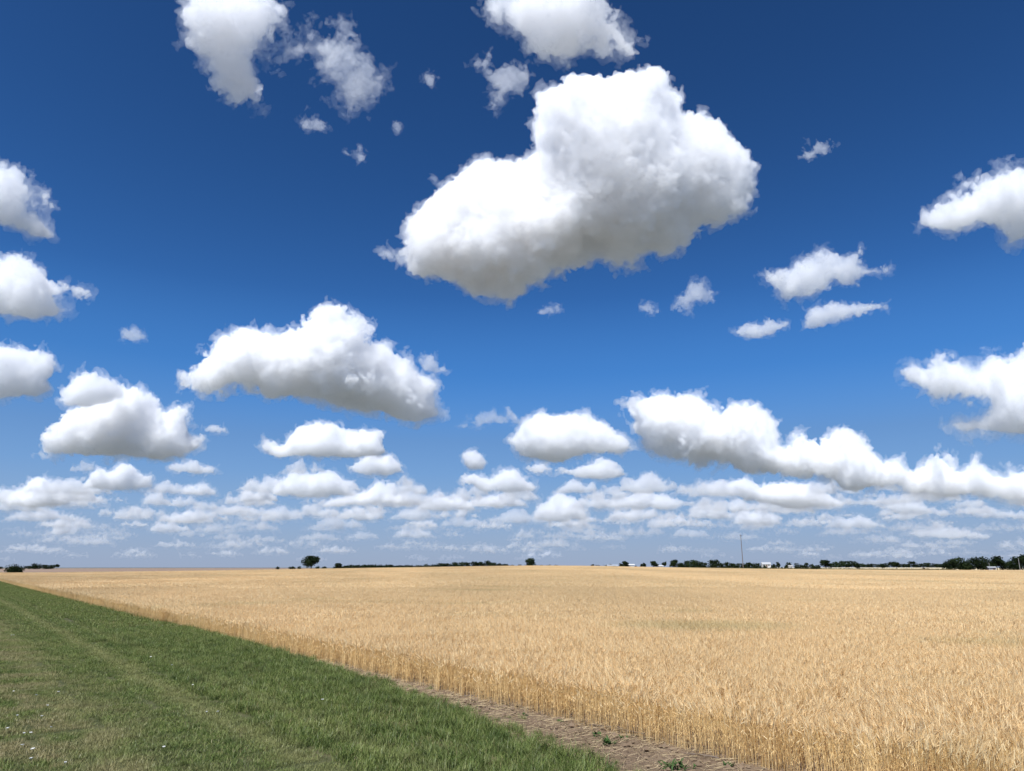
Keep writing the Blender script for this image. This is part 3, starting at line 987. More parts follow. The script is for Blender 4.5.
for k in range(2600):                              # strays along the edge
    s = g.uniform(-4, 30) if k < 500 else 30 + 190 * g.random() ** 1.5
    add_spot(s, -abs(g.normal(0, .09 if k < 500 else .16)) + .03, g.uniform(.6, 1.0) if k < 500 else g.uniform(.8, 1.15), 7 + int(g.integers(0, 3)), g.uniform(0, 6.28))
spots = np.array(spots)
print('wheat spots', len(spots), [int((spots[:, 5] == k).sum()) for k in range(10)])
tag(scatter_object('wheat', protos, spots, [W_STALK, W_HEAD]), 'dense ripe golden wheat standing across the whole field', 'wheat', kind='stuff')


# ------------------------------------------------------------------ grass
def grass_mat():
    t = NT('grass_blades')
    a = t.n('ShaderNodeAttribute', attribute_name='tint').outputs['Fac']
    hg = t.n('ShaderNodeAttribute', attribute_name='hgt').outputs['Fac']
    geo = t.n('ShaderNodeNewGeometry')
    pos = geo.outputs['Position']
    green = t.ramp(a, [(0, (.040, .066, .014)), (.25, (.11, .16, .034)), (.6, (.20, .25, .065)), (.86, (.32, .34, .13)), (.93, (.28, .23, .10)), (1, (.38, .30, .15))])
    green = t.mix(t.math('MULTIPLY', t.ramp(t.noise(pos, 2.6, 4, .65), [(.50, (0, 0, 0)), (.62, (1, 1, 1))]), .62), green, (.035, .060, .016))
    green = t.mix(t.math('MULTIPLY', t.ramp(t.noise(pos, 1.3, 5, .7), [(.54, (0, 0, 0)), (.66, (1, 1, 1))]), .35), green, (.26, .24, .10))
    green = t.mix(t.math('MULTIPLY', t.ramp(t.noise(pos, .35, 4, .6), [(.4, (0, 0, 0)), (.65, (1, 1, 1))]), .35), green, (.075, .125, .035))
    mp = t.n('ShaderNodeMapping')                  # axes along and across the verge, origin on the wheat's edge
    mp.vector_type = 'TEXTURE'
    mp.inputs['Location'].default_value = (P0[0], P0[1], 0)
    mp.inputs['Rotation'].default_value = (0, 0, EANG)
    t.l(pos, mp.inputs['Vector'])
    sp = t.n('ShaderNodeSeparateXYZ'); t.l(mp.outputs[0], sp.inputs[0])
    tv = t.math('MULTIPLY', sp.outputs['Y'], -1.0)  # metres from the wheat into it (+) or onto the verge (-)
    wob = t.math('MULTIPLY', t.math('SUBTRACT', t.noise(pos, .5, 3), .5), .8)
    tv = t.math('ADD', tv, wob)

    def band(c, w):
        d = t.math('ABSOLUTE', t.math('SUBTRACT', tv, c))
        return t.math('SUBTRACT', 1.0, t.math('DIVIDE', d, w), clamp=True)
    tracks = t.math('ADD', t.math('ADD', band(-4.4, .42), t.math('MULTIPLY', t.math('ADD', band(-6.2, .42), t.math('MULTIPLY', band(-3.3, .3), .6)), .75)), t.math('MULTIPLY', band(-9.2, .8), .7), clamp=True)
    c = t.mix(t.math('MULTIPLY', tracks, .6), green, (.31, .30, .125))
    dryzone = t.math('MULTIPLY', t.math('DIVIDE', t.math('SUBTRACT', -4.9, tv), 2.0, clamp=True), 1.0, clamp=True)
    pat = t.ramp(t.noise(pos, .9, 5, .65), [(.42, (0, 0, 0)), (.57, (1, 1, 1))])
    dry = t.math('MULTIPLY', t.math('MULTIPLY', dryzone, pat), .9)
    c = t.mix(dry, c, t.mix(a, (.20, .18, .075), (.42, .35, .19)))
    d = t.n('ShaderNodeBsdfDiffuse'); tr = t.n('ShaderNodeBsdfTranslucent')
    t.l(c, d.inputs['Color']); t.l(c, tr.inputs['Color'])
    mx = t.n('ShaderNodeMixShader'); mx.inputs[0].default_value = .3
    t.l(d.outputs[0], mx.inputs[1]); t.l(tr.outputs[0], mx.inputs[2])
    mx.inputs[0].default_value = .22
    gl = t.n('ShaderNodeBsdfGlossy'); gl.inputs['Roughness'].default_value = .42
    m2 = t.n('ShaderNodeMixShader'); m2.inputs[0].default_value = .02
    t.l(mx.outputs[0], m2.inputs[1]); t.l(gl.outputs[0], m2.inputs[2])
    t.l(m2.outputs[0], t.out.inputs['Surface'])
    return t.m


def blades(T, g, pos, hmean, hsd, wid, lean=.5, dryshare=.1):
    k = len(pos)
    az = g.uniform(0, 6.28, k)
    hd = np.stack([np.cos(az), np.sin(az), np.zeros(k)], 1)
    ln = np.abs(g.normal(0, lean, k))
    d = unit(hd * ln[:, None] + np.array([0, 0, 1.]))
    wd = np.stack([-np.sin(az + g.normal(0, .6, k)), np.cos(az), np.zeros(k)], 1); wd = unit(wd)
    L = g.normal(hmean, hsd, k).clip(hmean * .35, hmean * 2.0)
    base = np.stack([pos[:, 0], pos[:, 1], np.full(k, -.01)], 1)
    v, f3, f4 = ribbon(base, d, wd, L, g.uniform(.6, 1.1, k) * wid, np.full(k, wid * .4), hd * g.uniform(.1, .7, k)[:, None] - np.array([0, 0, .22]), 3)
    tint = g.random(k) * .88
    tint[g.random(k) < dryshare] = g.uniform(.9, 1.0)
    T.add(v, f3, f4, tint, np.array([0, 0, .33, .33, .66, .66, 1.]), 0)


def clumped(g, size, n):
    a = g.uniform(-size / 2, size / 2, (int(n * .45), 2))
    c = g.uniform(-size / 2, size / 2, (max(6, n // 55), 2))
    b = c[g.integers(0, len(c), n - len(a))] + g.normal(0, .045, (n - len(a), 2))
    return np.concatenate([a, b])


protos = []
for i in range(3):
    T = Tufts(); blades(T, g, clumped(g, 1.0, 4600), .062, .026, .0033, .8, .09); protos.append(T)        # mown
for i in range(3):
    T = Tufts(); blades(T, g, clumped(g, 1.0, 4600), .10, .045, .0033, .62, .07); protos.append(T)        # lush
for i in range(2):
    T = Tufts(); blades(T, g, clumped(g, 3.0, 12000), .066, .026, .007, .7, .09); protos.append(T)         # far mown
for i in range(2):
    T = Tufts(); blades(T, g, clumped(g, 3.0, 12000), .105, .045, .007, .62, .08); protos.append(T)          # far lush
for i in range(3):
    T = Tufts(); blades(T, g, g.normal(0, .07, (90, 2)), .20, .05, .0038, .45, .05); protos.append(T)    # tussock
spots = []
for i in range(-6, 70):
    for j in range(-16, 1):
        s, t = i * 3.0 + 1.5, j * 3.0 - 1.5 + 3.0
        if t - 1.5 > 0.1: continue
        x, y = xy(s, t); d = math.hypot(x, y)
        if y < 3 or not in_view(x, y, 50): continue
        if d > 33:
            if t > -1.6:                       # last row: narrower, up to the wheat
                pass
            lush = t > -4.2
            add_spot(s, t - .25, g.uniform(.9, 1.1), (8 if lush else 6) + int(g.integers(0, 2)), g.integers(0, 4) * math.pi / 2 + EANG); continue
        for a in (-1, 0, 1):
            for b in (-1, 0, 1):
                s2, t2 = s + a, t + b
                x, y = xy(s2, t2)
                if y < 5: continue
                if t2 + .45 > tg(s2): continue
                lush = t2 + g.normal(0, .55) > -3.7 + .5 * math.sin(s2 * .7)
                add_spot(s2, t2, g.uniform(.8, 1.25), (3 if lush else 0) + int(g.integers(0, 3)), g.integers(0, 4) * math.pi / 2 + EANG)
for k in range(3400):
    s = g.uniform(-3, 26); t = tg(s) + g.normal(-.10, .2) - g.exponential(.5) if k < 1900 else g.uniform(-9, -.5)
    if t > tg(s) + .35 or t > -.1 and s < 12: continue
    x, y = xy(s, t)
    if not in_view(x, y, 46) or y < 6: continue
    if t < -4 and g.random() < .75: continue
    add_spot(s, t, g.uniform(.5, 1.1) * (1.0 if t > -4 else .55), 10 + int(g.integers(0, 3)), g.uniform(0, 6.28))
for k in range(150):                               # stragglers out on the bare soil
    s = g.uniform(-2, 11); t = tg(s) + abs(g.normal(0, .32))
    if t > -.12: continue
    add_spot(s, t, g.uniform(.22, .6), 10 + int(g.integers(0, 3)), g.uniform(0, 6.28))
spots = np.array(spots)
print('grass spots', len(spots))
tag(scatter_object('grass', protos, spots, [grass_mat()]), 'green mown roadside grass with dry yellow patches and wheel tracks', 'grass', kind='stuff')
# ------------------------------------------------------------------ trees
def leaf_mat(name, a, b):
    t = NT(name)
    at = t.n('ShaderNodeAttribute', attribute_name='tint').outputs['Fac']
    c = t.ramp(at, [(0, a), (1, b)])
    d = t.n('ShaderNodeBsdfDiffuse'); tr = t.n('ShaderNodeBsdfTranslucent')
    t.l(c, d.inputs['Color']); t.l(c, tr.inputs['Color'])
    mx = t.n('ShaderNodeMixShader'); mx.inputs[0].default_value = .2
    t.l(d.outputs[0], mx.inputs[1]); t.l(tr.outputs[0], mx.inputs[2])
    t.l(mx.outputs[0], t.out.inputs['Surface'])
    return t.m


LEAF = leaf_mat('leaves_dark', (.012, .020, .010), (.032, .046, .018))
LEAF2 = leaf_mat('leaves_mid', (.020, .034, .014), (.05, .07, .026))
LEAF_RUST = leaf_mat('leaves_rusty', (.09, .05, .03), (.17, .10, .055))
BARK = diffuse_mat('bark', lambda t, p: t.ramp(t.noise(p, 3, 4), [(.3, (.06, .048, .036)), (.7, (.13, .105, .08))]))
PALE_BARK = diffuse_mat('pale_bark', lambda t, p: t.ramp(t.noise(p, 3, 4), [(.3, (.30, .27, .23)), (.7, (.42, .39, .34))]))


def leaf_cloud(g, lobes, n, size):
    """leaf clumps spread through ellipsoid lobes (centre, radii)"""
    wts = np.array([l[1][0] * l[1][1] * l[1][2] for l in lobes]) ** .75
    wts = wts / wts.sum()
    which = g.choice(len(lobes), n, p=wts)
    C = np.array([l[0] for l in lobes])[which]
    Rr = np.array([l[1] for l in lobes])[which]
    d = unit(g.normal(0, 1, (n, 3)))
    r = g.random(n) ** .42
    p = C + d * Rr * r[:, None] * g.uniform(.85, 1.1, n)[:, None]
    nrm = unit(d + g.normal(0, .7, (n, 3)))
    a = unit(np.cross(nrm, g.normal(0, 1, (n, 3))))
    b = np.cross(nrm, a)
    s = (g.uniform(.6, 1.35, n) * size)[:, None]
    k = g.uniform(.5, 1.0, (n, 1))
    V = np.stack([p - a * s, p - b * s * k + nrm * s * .15, p + a * s * .9, p + b * s * k * 1.1 - nrm * s * .1], 1)
    F = (np.arange(n) * 4)[:, None] + np.arange(4)[None]
    tint = np.repeat(np.clip(g.normal(.45, .28, n) + .25 * (which % 3 - 1), 0, 1), 4)
    return V.reshape(-1, 3), F.astype(np.int32), tint


def limb(p0, p1, r0, r1, sides=6):
    v, _f, f4 = prism(np.array([p0], float), np.array([p1], float), np.array([r0], float), np.array([r1], float), sides)
    return v[0], np.array(f4)


def merge(parts):
    V, F, n = [], [], 0
    for v, f in parts:
        V.append(v); F.append(f + n); n += len(v)
    return np.concatenate(V), np.concatenate(F)


def build_tree(name, loc, h, w, seed, style, label, group=None, cat='tree', leaf=None, bark=None, n=None):
    g = np.random.default_rng(seed)
    root = bpy.data.objects.new(name, None)
    COL.objects.link(root)
    root.empty_display_size = .5
    root.location = loc
    tag(root, label, cat, group)
    wr = w / 2
    lobes, wood = [], []
    if style == 'bush':
        nl = 7
        for i in range(nl):
            a = g.uniform(0, 6.28); r = wr * g.uniform(.1, .55)
            rz = h * g.uniform(.32, .48)
            lobes.append(((math.cos(a) * r, math.sin(a) * r, rz * .95 + h * g.uniform(0, .08)), (wr * g.uniform(.38, .6), wr * g.uniform(.38, .6), rz)))
        lobes.append(((0, 0, h * .5), (wr * .85, wr * .85, h * .45)))
        for i in range(4):
            a = g.uniform(0, 6.28)
            wood.append(limb((0, 0, -.1), (math.cos(a) * wr * .5, math.sin(a) * wr * .5, h * .6), h * .02 + .03, .02))
    else:
        low = {'round': .22, 'open': .34, 'tall': .22, 'low': .02, 'spindly': .45}[style]
        nl = {'round': 9, 'open': 8, 'tall': 9, 'low': 12, 'spindly': 5}[style]
        tr = max(.06, h * .022)
        fork = h * (low + .08)
        wood.append(limb((0, 0, -.3), (g.normal(0, .02) * h, g.normal(0, .02) * h, fork), tr * 1.25, tr * .8, 8))
        lobes.append(((0, 0, h * (low + (1 - low) * .5)), (wr * .66, wr * .66, h * (1 - low) * .46)))
        if style == 'low': lobes.append(((0, 0, h * .26), (wr * .9, wr * .9, h * .27)))
        for i in range(nl):
            a = i * 2.4 + g.uniform(-.4, .4)
            up = g.uniform(.18, .86)
            zc = h * (low + (1 - low) * up)
            reach = wr * g.uniform(.45, .72) * (1.0 - .55 * max(0, up - .45) / .55)
            rr = wr * g.uniform(.34, .48) * (1.25 if style in ('low', 'round') else 1.0)
            rz = min(rr * g.uniform(.7, 1.05), h - zc if h - zc > .15 * h else .16 * h)
            zc = min(zc, h - rz)
            c = (math.cos(a) * reach, math.sin(a) * reach, zc)
            lobes.append((c, (rr, rr, rz)))
            wood.append(limb((0, 0, fork * g.uniform(.75, 1.0)), (c[0] * .8, c[1] * .8, c[2]), tr * .5, tr * .15, 5))
    cnt = int((n or 500) * 1.7)
    V, F, tint = leaf_cloud(g, lobes, cnt, max(.12, .066 * math.sqrt(w * h) * (500 / cnt) ** .4))
    V[:, 2] = np.maximum(V[:, 2], .02)
    me = mesh_np('crown', V, F, leaf or LEAF)
    a = me.attributes.new('tint', 'FLOAT', 'POINT'); a.data.foreach_set('value', tint.astype(np.float32))
    link('crown', me, root)
    v, f = merge(wood)
    link('trunk' if style != 'bush' else 'stem', mesh_np('trunk', v, f, bark or BARK, smooth=True), root)
    return root


def at(px, dist):
    """ground position in the direction of a photo column at a distance straight ahead"""
    d = ray(px, 567.5)
    return d.x / d.y * dist, dist


def tree_px(px, top, wpx, dist, style, label, group=None, seed=None, cat='tree', name='tree', base=None, leaf=None, bark=None, n=None):
    x, y = at(px, dist)
    z0 = gz(x, y) - .03
    z1 = EYE + (567.5 - top) / FPX * y * 1.0
    if base is not None: z0 = EYE + (567.5 - base) / FPX * y
    h = max(.5, z1 - z0)
    m = math.hypot(x, y) / math.hypot(px - W / 2, FPX) # metres per pixel
    return build_tree(name, (x, y, z0), h, wpx * y / FPX * 1.14, seed if seed is not None else int(px * 7) + 3, style, label, group, cat, leaf, bark, n)


LONE = 900
T = tree_px
T(14.3, 563.6, 18.5, 262, 'bush', 'big dark rounded bush at the far left corner of the wheat', cat='bush', name='bush', n=900)
# clump beyond the brown field
T(36, 563.4, 9.5, 1150, 'low', 'tallest tree of the small dark clump beyond the brown field', 'trees beyond the brown field')
T(29, 565.8, 9, 1180, 'low', 'low tree between the rounded bush and the clump beyond the brown field', 'trees beyond the brown field')
T(45, 564.6, 8, 1200, 'low', 'middle tree of the clump beyond the brown field', 'trees beyond the brown field')
T(51, 564.9, 7, 1150, 'low', 'second tree from the right end of the clump beyond the brown field', 'trees beyond the brown field')
T(57, 564.1, 5, 1170, 'open', 'slim ragged tree ending the clump beyond the brown field', 'trees beyond the brown field')
T(0, 566.6, 5, 1200, 'low', 'tiny tree at the left edge beyond the brown field', 'trees beyond the brown field')
# lone tree and neighbours
T(310.8, 556.0, 16, 452, 'round', 'lone spreading tree standing at the edge of the wheat left of the middle', name='tree', n=1500, seed=63, leaf=LEAF)
T(277.5, 566.4, 5, 900, 'bush', 'farthest left of the tiny shrubs left of the lone spreading tree', 'tiny shrubs on the horizon', cat='shrub', name='shrub', n=160)
T(291.5, 566.0, 8, 900, 'bush', 'wider tiny shrub left of the lone spreading tree', 'tiny shrubs on the horizon', cat='shrub', name='shrub', n=160)
T(299.5, 566.0, 4, 850, 'bush', 'tiny shrub nearest the left side of the lone spreading tree', 'tiny shrubs on the horizon', cat='shrub', name='shrub', n=160)
T(317.5, 565.6, 5, 520, 'bush', 'shrub touching the right side of the lone spreading tree', 'tiny shrubs on the horizon', cat='shrub', name='shrub', n=200)
T(324.5, 566.2, 6, 800, 'bush', 'low flat shrub between the lone spreading tree and the small pointed tree', 'tiny shrubs on the horizon', cat='shrub', name='shrub', n=160)
T(337.8, 563.2, 7.5, 430, 'tall', 'small pointed tree right of the lone spreading tree', n=500)
T(345.5, 566.6, 5, 440, 'bush', 'tiny shrub right of the small pointed tree at the edge of the wheat', 'tiny shrubs on the horizon', cat='shrub', name='shrub', n=160)
# the wooded line, one mass
gw = np.random.default_rng(5)
VV, FF, TT, nn = [], [], [], 0
WV = []
for k in range(46):
    px = 338 + (434 - 338) * (k + gw.uniform(-.3, .3)) / 45
    dist = 900 + gw.uniform(-70, 70)
    x, y = at(px, dist)
    top = np.interp(px, [338, 350, 372, 395, 418, 434], [566.0, 565.2, 564.5, 565.0, 565.2, 564.2]) + gw.uniform(-.45, .5)
    z0 = gz(x, y); h = EYE + (567.5 - top) / FPX * y - z0
    wr = gw.uniform(3, 5.5)
    lobes = [((x + gw.normal(0, 1.5), y + gw.normal(0, 2), z0 + h * .52), (wr, wr, h * .5)), ((x + gw.normal(0, 2.5), y, z0 + h * .4), (wr, wr, h * .42))]
    v, f, t_ = leaf_cloud(gw, lobes, 150, .75)
    VV.append(v); FF.append(f + nn); TT.append(t_); nn += len(v)
    WV.append(limb((x, y, z0 - .3), (x, y, z0 + h * .5), .22, .1, 5))
wv, wf = merge(WV)
VV.append(wv)
me = mesh_np('far_wood', np.concatenate(VV), np.concatenate(FF + [wf + nn]), [LEAF, BARK], midx=np.concatenate([np.zeros(sum(len(f) for f in FF), int), np.ones(len(wf), int)]))
a_ = me.attributes.new('tint', 'FLOAT', 'POINT'); a_.data.foreach_set('value', np.concatenate(TT + [np.zeros(len(wv))]).astype(np.float32))
tag(link('far_wood', me), 'long low dark wood on the horizon right of the lone spreading tree', 'wood', kind='stuff')
# single crowns at its right end
G1 = 'crowns at the right end of the dark wood'
for px, top, w, lab in ((440, 563.2, 10, 'dark crown where the long low wood starts to rise'), (447, 563.4, 9, 'dark crown second from the left on the rising end of the wood'),
                        (454, 562.0, 9, 'greener crown near the middle of the rising end of the wood'), (461, 562.0, 10, 'broad crown left of the highest crowns of the wood'),
                        (468, 562.3, 9, 'even topped crown among the tallest of the wood'), (475, 561.8, 10, 'full crown just left of the highest crown of the wood'),
                        (481, 561.8, 9, 'small crown tucked left of the highest crown of the wood'), (487, 560.8, 11, 'highest crown at the right end of the wood'),
                        (494, 562.6, 8, 'crown just right of the highest crown of the wood'), (499, 563.3, 7, 'low crown at the falling right end of the wood'), (505, 564.0, 8, 'last low crown where the wood runs out')):
    T(px, top, w, 640, 'low', lab, G1, leaf=LEAF2 if px in (454, 461, 494) else LEAF, n=420)
T(530, 558.4, 10.5, 560, 'low', 'lone rounded dome of a tree on the crest in the middle', n=800, leaf=LEAF2)
for px, top, w, lab in ((512, 564.3, 7, 'tiny shrub on the crest left of the lone rounded dome tree'), (519.5, 564.0, 5, 'tiny shrub touching the left foot of the lone rounded dome tree'),
                        (541, 564.5, 10, 'tiny flat shrub right of the lone rounded dome tree'), (549, 563.9, 6, 'rounder tiny shrub further right of the lone rounded dome tree'), (556, 564.4, 6, 'tiny shrub on the crest halfway along the bare middle stretch'),
                        (592.5, 563.8, 4.5, 'left one of the two tiny shrubs before the grey shed'), (597.5, 564.0, 5, 'right one of the two tiny shrubs before the grey shed'),
                        (606, 564.2, 5, 'tiny shrub at the left end of the long grey shed'), (611, 563.8, 5, 'tiny shrub showing over the roof of the long grey shed')):
    T(px, top, w, 760, 'bush', lab, 'tiny shrubs on the horizon', cat='shrub', name='shrub', n=160)
T(622, 563.2, 6, 620, 'low', 'lower left half of the pair of trees between the sheds', n=350)
T(625.6, 561.2, 6.5, 622, 'round', 'taller right half of the pair of trees between the sheds', n=400)
T(641.5, 563.6, 3, 640, 'tall', 'thin small tree left of a slightly bigger one right of the white shed', n=220)
T(644.3, 562.9, 4, 640, 'tall', 'small upright tree right of the white shed', n=260)
T(635.5, 565.0, 5, 700, 'bush', 'tiny shrub at the right end of the white shed', 'tiny shrubs on the horizon', cat='shrub', name='shrub', n=150)
T(654, 561.5, 9, 600, 'open', 'lopsided tree between two white farm sheds', n=500, seed=12)
T(664.5, 562.0, 5, 620, 'spindly', 'spindly open tree just right of the farther white shed', n=140)
T(674, 559.8, 8.5, 560, 'round', 'rounded tree standing left of the dense grove left of the pole', n=600)
G2 = 'grove left of the tall pole'
for px, top, w, d, lab in ((680.5, 562.6, 7, 600, 'lowest crown at the left end of the grove left of the pole'), (685.5, 560.3, 9, 610, 'left high crown of the grove left of the pole'),
                           (692, 560.0, 10, 605, 'middle high crown of the grove left of the pole'), (698.5, 560.5, 9, 610, 'right high crown of the grove left of the pole'),
                           (704.5, 562.6, 7, 600, 'sloping last crown of the grove left of the pole')):
    T(px, top, w, d, 'low', lab, G2, n=500, leaf=LEAF2 if px in (692,) else LEAF)
T(714, 560.0, 11, 600, 'low', 'domed tree between the dense grove and the tall pole', n=600)
G3 = 'low tree row behind the tall pole'
for i, px in enumerate((721.5, 727, 732.5, 737.5, 743.5, 748.5, 753.5, 758.5)):
    T(px, (562.9, 562.2, 563.2, 563.4, 563.2, 562.0, 562.8, 563.4)[i], 7, 680 + (i % 3) * 12, 'low', 'dark crown in the low even row behind the tall pole', G3, n=300)
T(765, 564.2, 4.5, 560, 'bush', 'small dark shrub in front of the white farmhouse', cat='shrub', name='shrub', n=200)
T(773.3, 563.8, 5, 600, 'round', 'small tree at the right end of the white farmhouse', n=260)
T(778.3, 562.0, 4.5, 620, 'tall', 'upright small tree second to the right of the white farmhouse', n=260)
T(788.5, 561.9, 7, 640, 'round', 'rounded small tree right of the upright one past the white farmhouse', n=300)
T(782, 566.4, 2.2, 420, 'bush', 'tiny dark bush on the dark grass line under the upright small tree', cat='shrub', name='shrub', n=120)
G4 = 'low trees between the farmhouse and the round field trees'
for px, top, w in ((797, 563.0, 5), (801.5, 564.0, 5), (806.5, 562.8, 6), (812, 564.2, 6), (818, 565.0, 6)):
    T(px, top, w, 700, 'low', 'distant low tree in the gap between the white farmhouse and the round field trees', G4, n=220)
T(814.5, 565.3, 7, 372, 'bush', 'low wide bush at the edge of the wheat left of the round field tree', cat='bush', name='bush', n=400)
T(825.8, 560.3, 10.5, 378, 'round', 'biggest round field tree standing by the pale stubble at the edge of the wheat', n=800, seed=77)
G5 = 'tree row behind the stubble field'
for px, top, w, lab in ((834.5, 561.8, 8, 'crown of the row behind the stubble touching the biggest round field tree'), (840.5, 561.0, 9, 'second crown right of the biggest round field tree behind the stubble'),
                        (847, 560.8, 10, 'highest full crown of the row behind the stubble'), (854, 561.0, 8, 'crown behind the narrow dark field tree'),
                        (861.5, 563.6, 8, 'low crown just right of the narrow dark field tree'), (866.5, 564.6, 7, 'lowest crown of the row behind the stubble'),
                        (871, 563.8, 8, 'crown halfway between the two small field trees'), (877, 564.3, 7, 'crown left of the little T-shaped field tree'),
                        (884.5, 563.4, 8, 'crown above the little T-shaped field tree'), (893.5, 561.7, 10, 'domed crown above the slim trunked field tree'),
                        (901, 563.8, 8, 'low crown right of the slim trunked field tree'), (907, 564.0, 7, 'crown behind the tiny dark bushes on the stubble'),
                        (913, 561.6, 9, 'domed crown left of the rusty shrubs'), (920, 563.6, 8, 'low crown straight above the rusty shrubs'),
                        (927, 562.8, 8, 'crown just right above the rusty shrubs'), (934, 563.4, 9, 'crown between the rusty shrubs and the big dark grove'), (941, 564.0, 8, 'last low crown before the big dark grove')):
    T(px, top, w, 1320, 'low', lab, G5, n=320, leaf=LEAF2 if int(px) % 3 == 0 else LEAF, base=567.6)
T(856.8, 562.4, 6, 372, 'tall', 'narrow dark field tree standing in front of the stubble', n=450, seed=21)
T(882.6, 564.0, 5.5, 372, 'open', 'little T-shaped field tree with a bare foot in front of the stubble', n=300, seed=5)
T(896.6, 562.6, 6, 374, 'spindly', 'slim trunked field tree in front of the stubble', n=260, seed=9)
for px, w in ((905, 2.2), (908, 2.4), (911.5, 2.0)):
    T(px, 568.3, w, 362, 'bush', 'tiny dark bush on the pale stubble left of the rusty shrubs', 'tiny bushes on the stubble', cat='bush', name='bush', n=90)
T(923.5, 567.3, 4.5, 366, 'bush', 'left one of the two low rusty brown shrubs by the stubble', cat='shrub', name='shrub', n=160, leaf=LEAF_RUST)
T(927.8, 567.8, 4, 366, 'bush', 'right one of the two low rusty brown shrubs by the stubble', cat='shrub', name='shrub', n=160, leaf=LEAF_RUST)
G6 = 'big dark grove at the right edge'
for px, top, w, d, sty, lab, lf in (
        (950.5, 559.2, 13, 385, 'low', 'leftmost lower crown of the big dark grove at the right', LEAF), (959.5, 557.4, 15, 388, 'low', 'high broad crown left in the big dark grove at the right', LEAF2),
        (969, 558.6, 11, 392, 'low', 'greyish crown filling the dip of the big dark grove', LEAF2), (980, 556.8, 16, 384, 'low', 'widest crown in the middle of the big dark grove', LEAF),
        (988, 558.6, 8, 392, 'low', 'small crown above the little pale house in the grove', LEAF), (997, 555.2, 13, 382, 'round', 'pointed tallest crown right of the little pale house', LEAF),
        (1002.5, 560.2, 8, 384, 'low', 'low dark crown leaning on the pointed tallest crown', LEAF), (1009.5, 561.6, 9, 400, 'low', 'pale green low crown in the gap of the grove', LEAF2),
        (1017, 556.4, 12, 384, 'low', 'dark crown beside the pale pole near the right edge', LEAF), (1024, 554.6, 13, 386, 'round', 'tall crown cut by the right edge of the photo', LEAF),
        (1034, 556.0, 14, 388, 'round', 'crown just past the tall one at the right edge', LEAF)):
    T(px, top, w, d, sty, lab, G6, n=900, leaf=lf)

# rough grass along the far side of the wheat
gr = np.random.default_rng(3)
TF = Tufts()
n = 5200
px = gr.uniform(690, 952, n)
xx = np.array([at(p, 1.0)[0] for p in px])
yy = np.zeros(n) + 370
for _ in range(4): yy = yfar(xx * yy) + 4.5
yy = yy + gr.uniform(0, 6, n)
pos = np.stack([xx * yy, yy], 1)
k = n
hh = gr.uniform(.9, 1.5, k)
base = np.stack([pos[:, 0], pos[:, 1], terrain(pos[:, 0], pos[:, 1]) - .05], 1)
dd = unit(np.stack([gr.normal(0, .3, k), gr.normal(0, .3, k), np.ones(k)], 1))
v, f3, f4 = ribbon(base, dd, unit(np.stack([gr.normal(0, 1, k), gr.normal(0, .3, k), np.zeros(k)], 1)), hh, np.full(k, .16), np.full(k, .08), gr.normal(0, .1, (k, 3)), 2)
TF.add(v, f3, f4, gr.random(k), .5, 0)
me = mesh_np('rough_grass', np.concatenate(TF.v), [np.concatenate(TF.f3), np.concatenate(TF.f4)], leaf_mat('rough_grass', (.05, .055, .02), (.14, .13, .05)))
a_ = me.attributes.new('tint', 'FLOAT', 'POINT'); a_.data.foreach_set('value', np.concatenate(TF.tint).astype(np.float32))
tag(link('rough_grass', me), 'dark line of rough grass along the far right edge of the wheat', 'grass', kind='stuff')


# ------------------------------------------------------------------ farm buildings, poles
def plain(name, col, rough=.7, metal=0.0, var=.12):
    def b(t, p):
        n = t.noise(p, .8, 4)
        return t.mix(t.math('MULTIPLY', n, var * 2), col, tuple(c * .7 for c in col))
    m = diffuse_mat(name, b, rough)
    return m


WHITE = plain('white_paint', (.62, .62, .61)); GREYROOF = plain('grey_roof', (.36, .37, .38)); GALV = plain('galvanised_sheet', (.62, .64, .66), .45)
DARKGLASS = plain('dark_window', (.03, .035, .04), .15); BROWN = plain('brown_door', (.16, .10, .07)); WOODPOLE = plain('weathered_pole', (.20, .17, .145)); PORC = plain('insulator', (.35, .36, .38), .3)
PALEPOLE = plain('pale_pole', (.46, .45, .43)); SHEDWALL = plain('pale_shed_wall', (.42, .41, .39))


def boxv(x0, x1, y0, y1, z0, z1):
    v = np.array([[x, y, z] for z in (z0, z1) for x, y in ((x0, y0), (x1, y0), (x1, y1), (x0, y1))], float)
    f = np.array([[0, 3, 2, 1], [4, 5, 6, 7], [0, 1, 5, 4], [1, 2, 6, 5], [2, 3, 7, 6], [3, 0, 4, 7]])
    return v, f


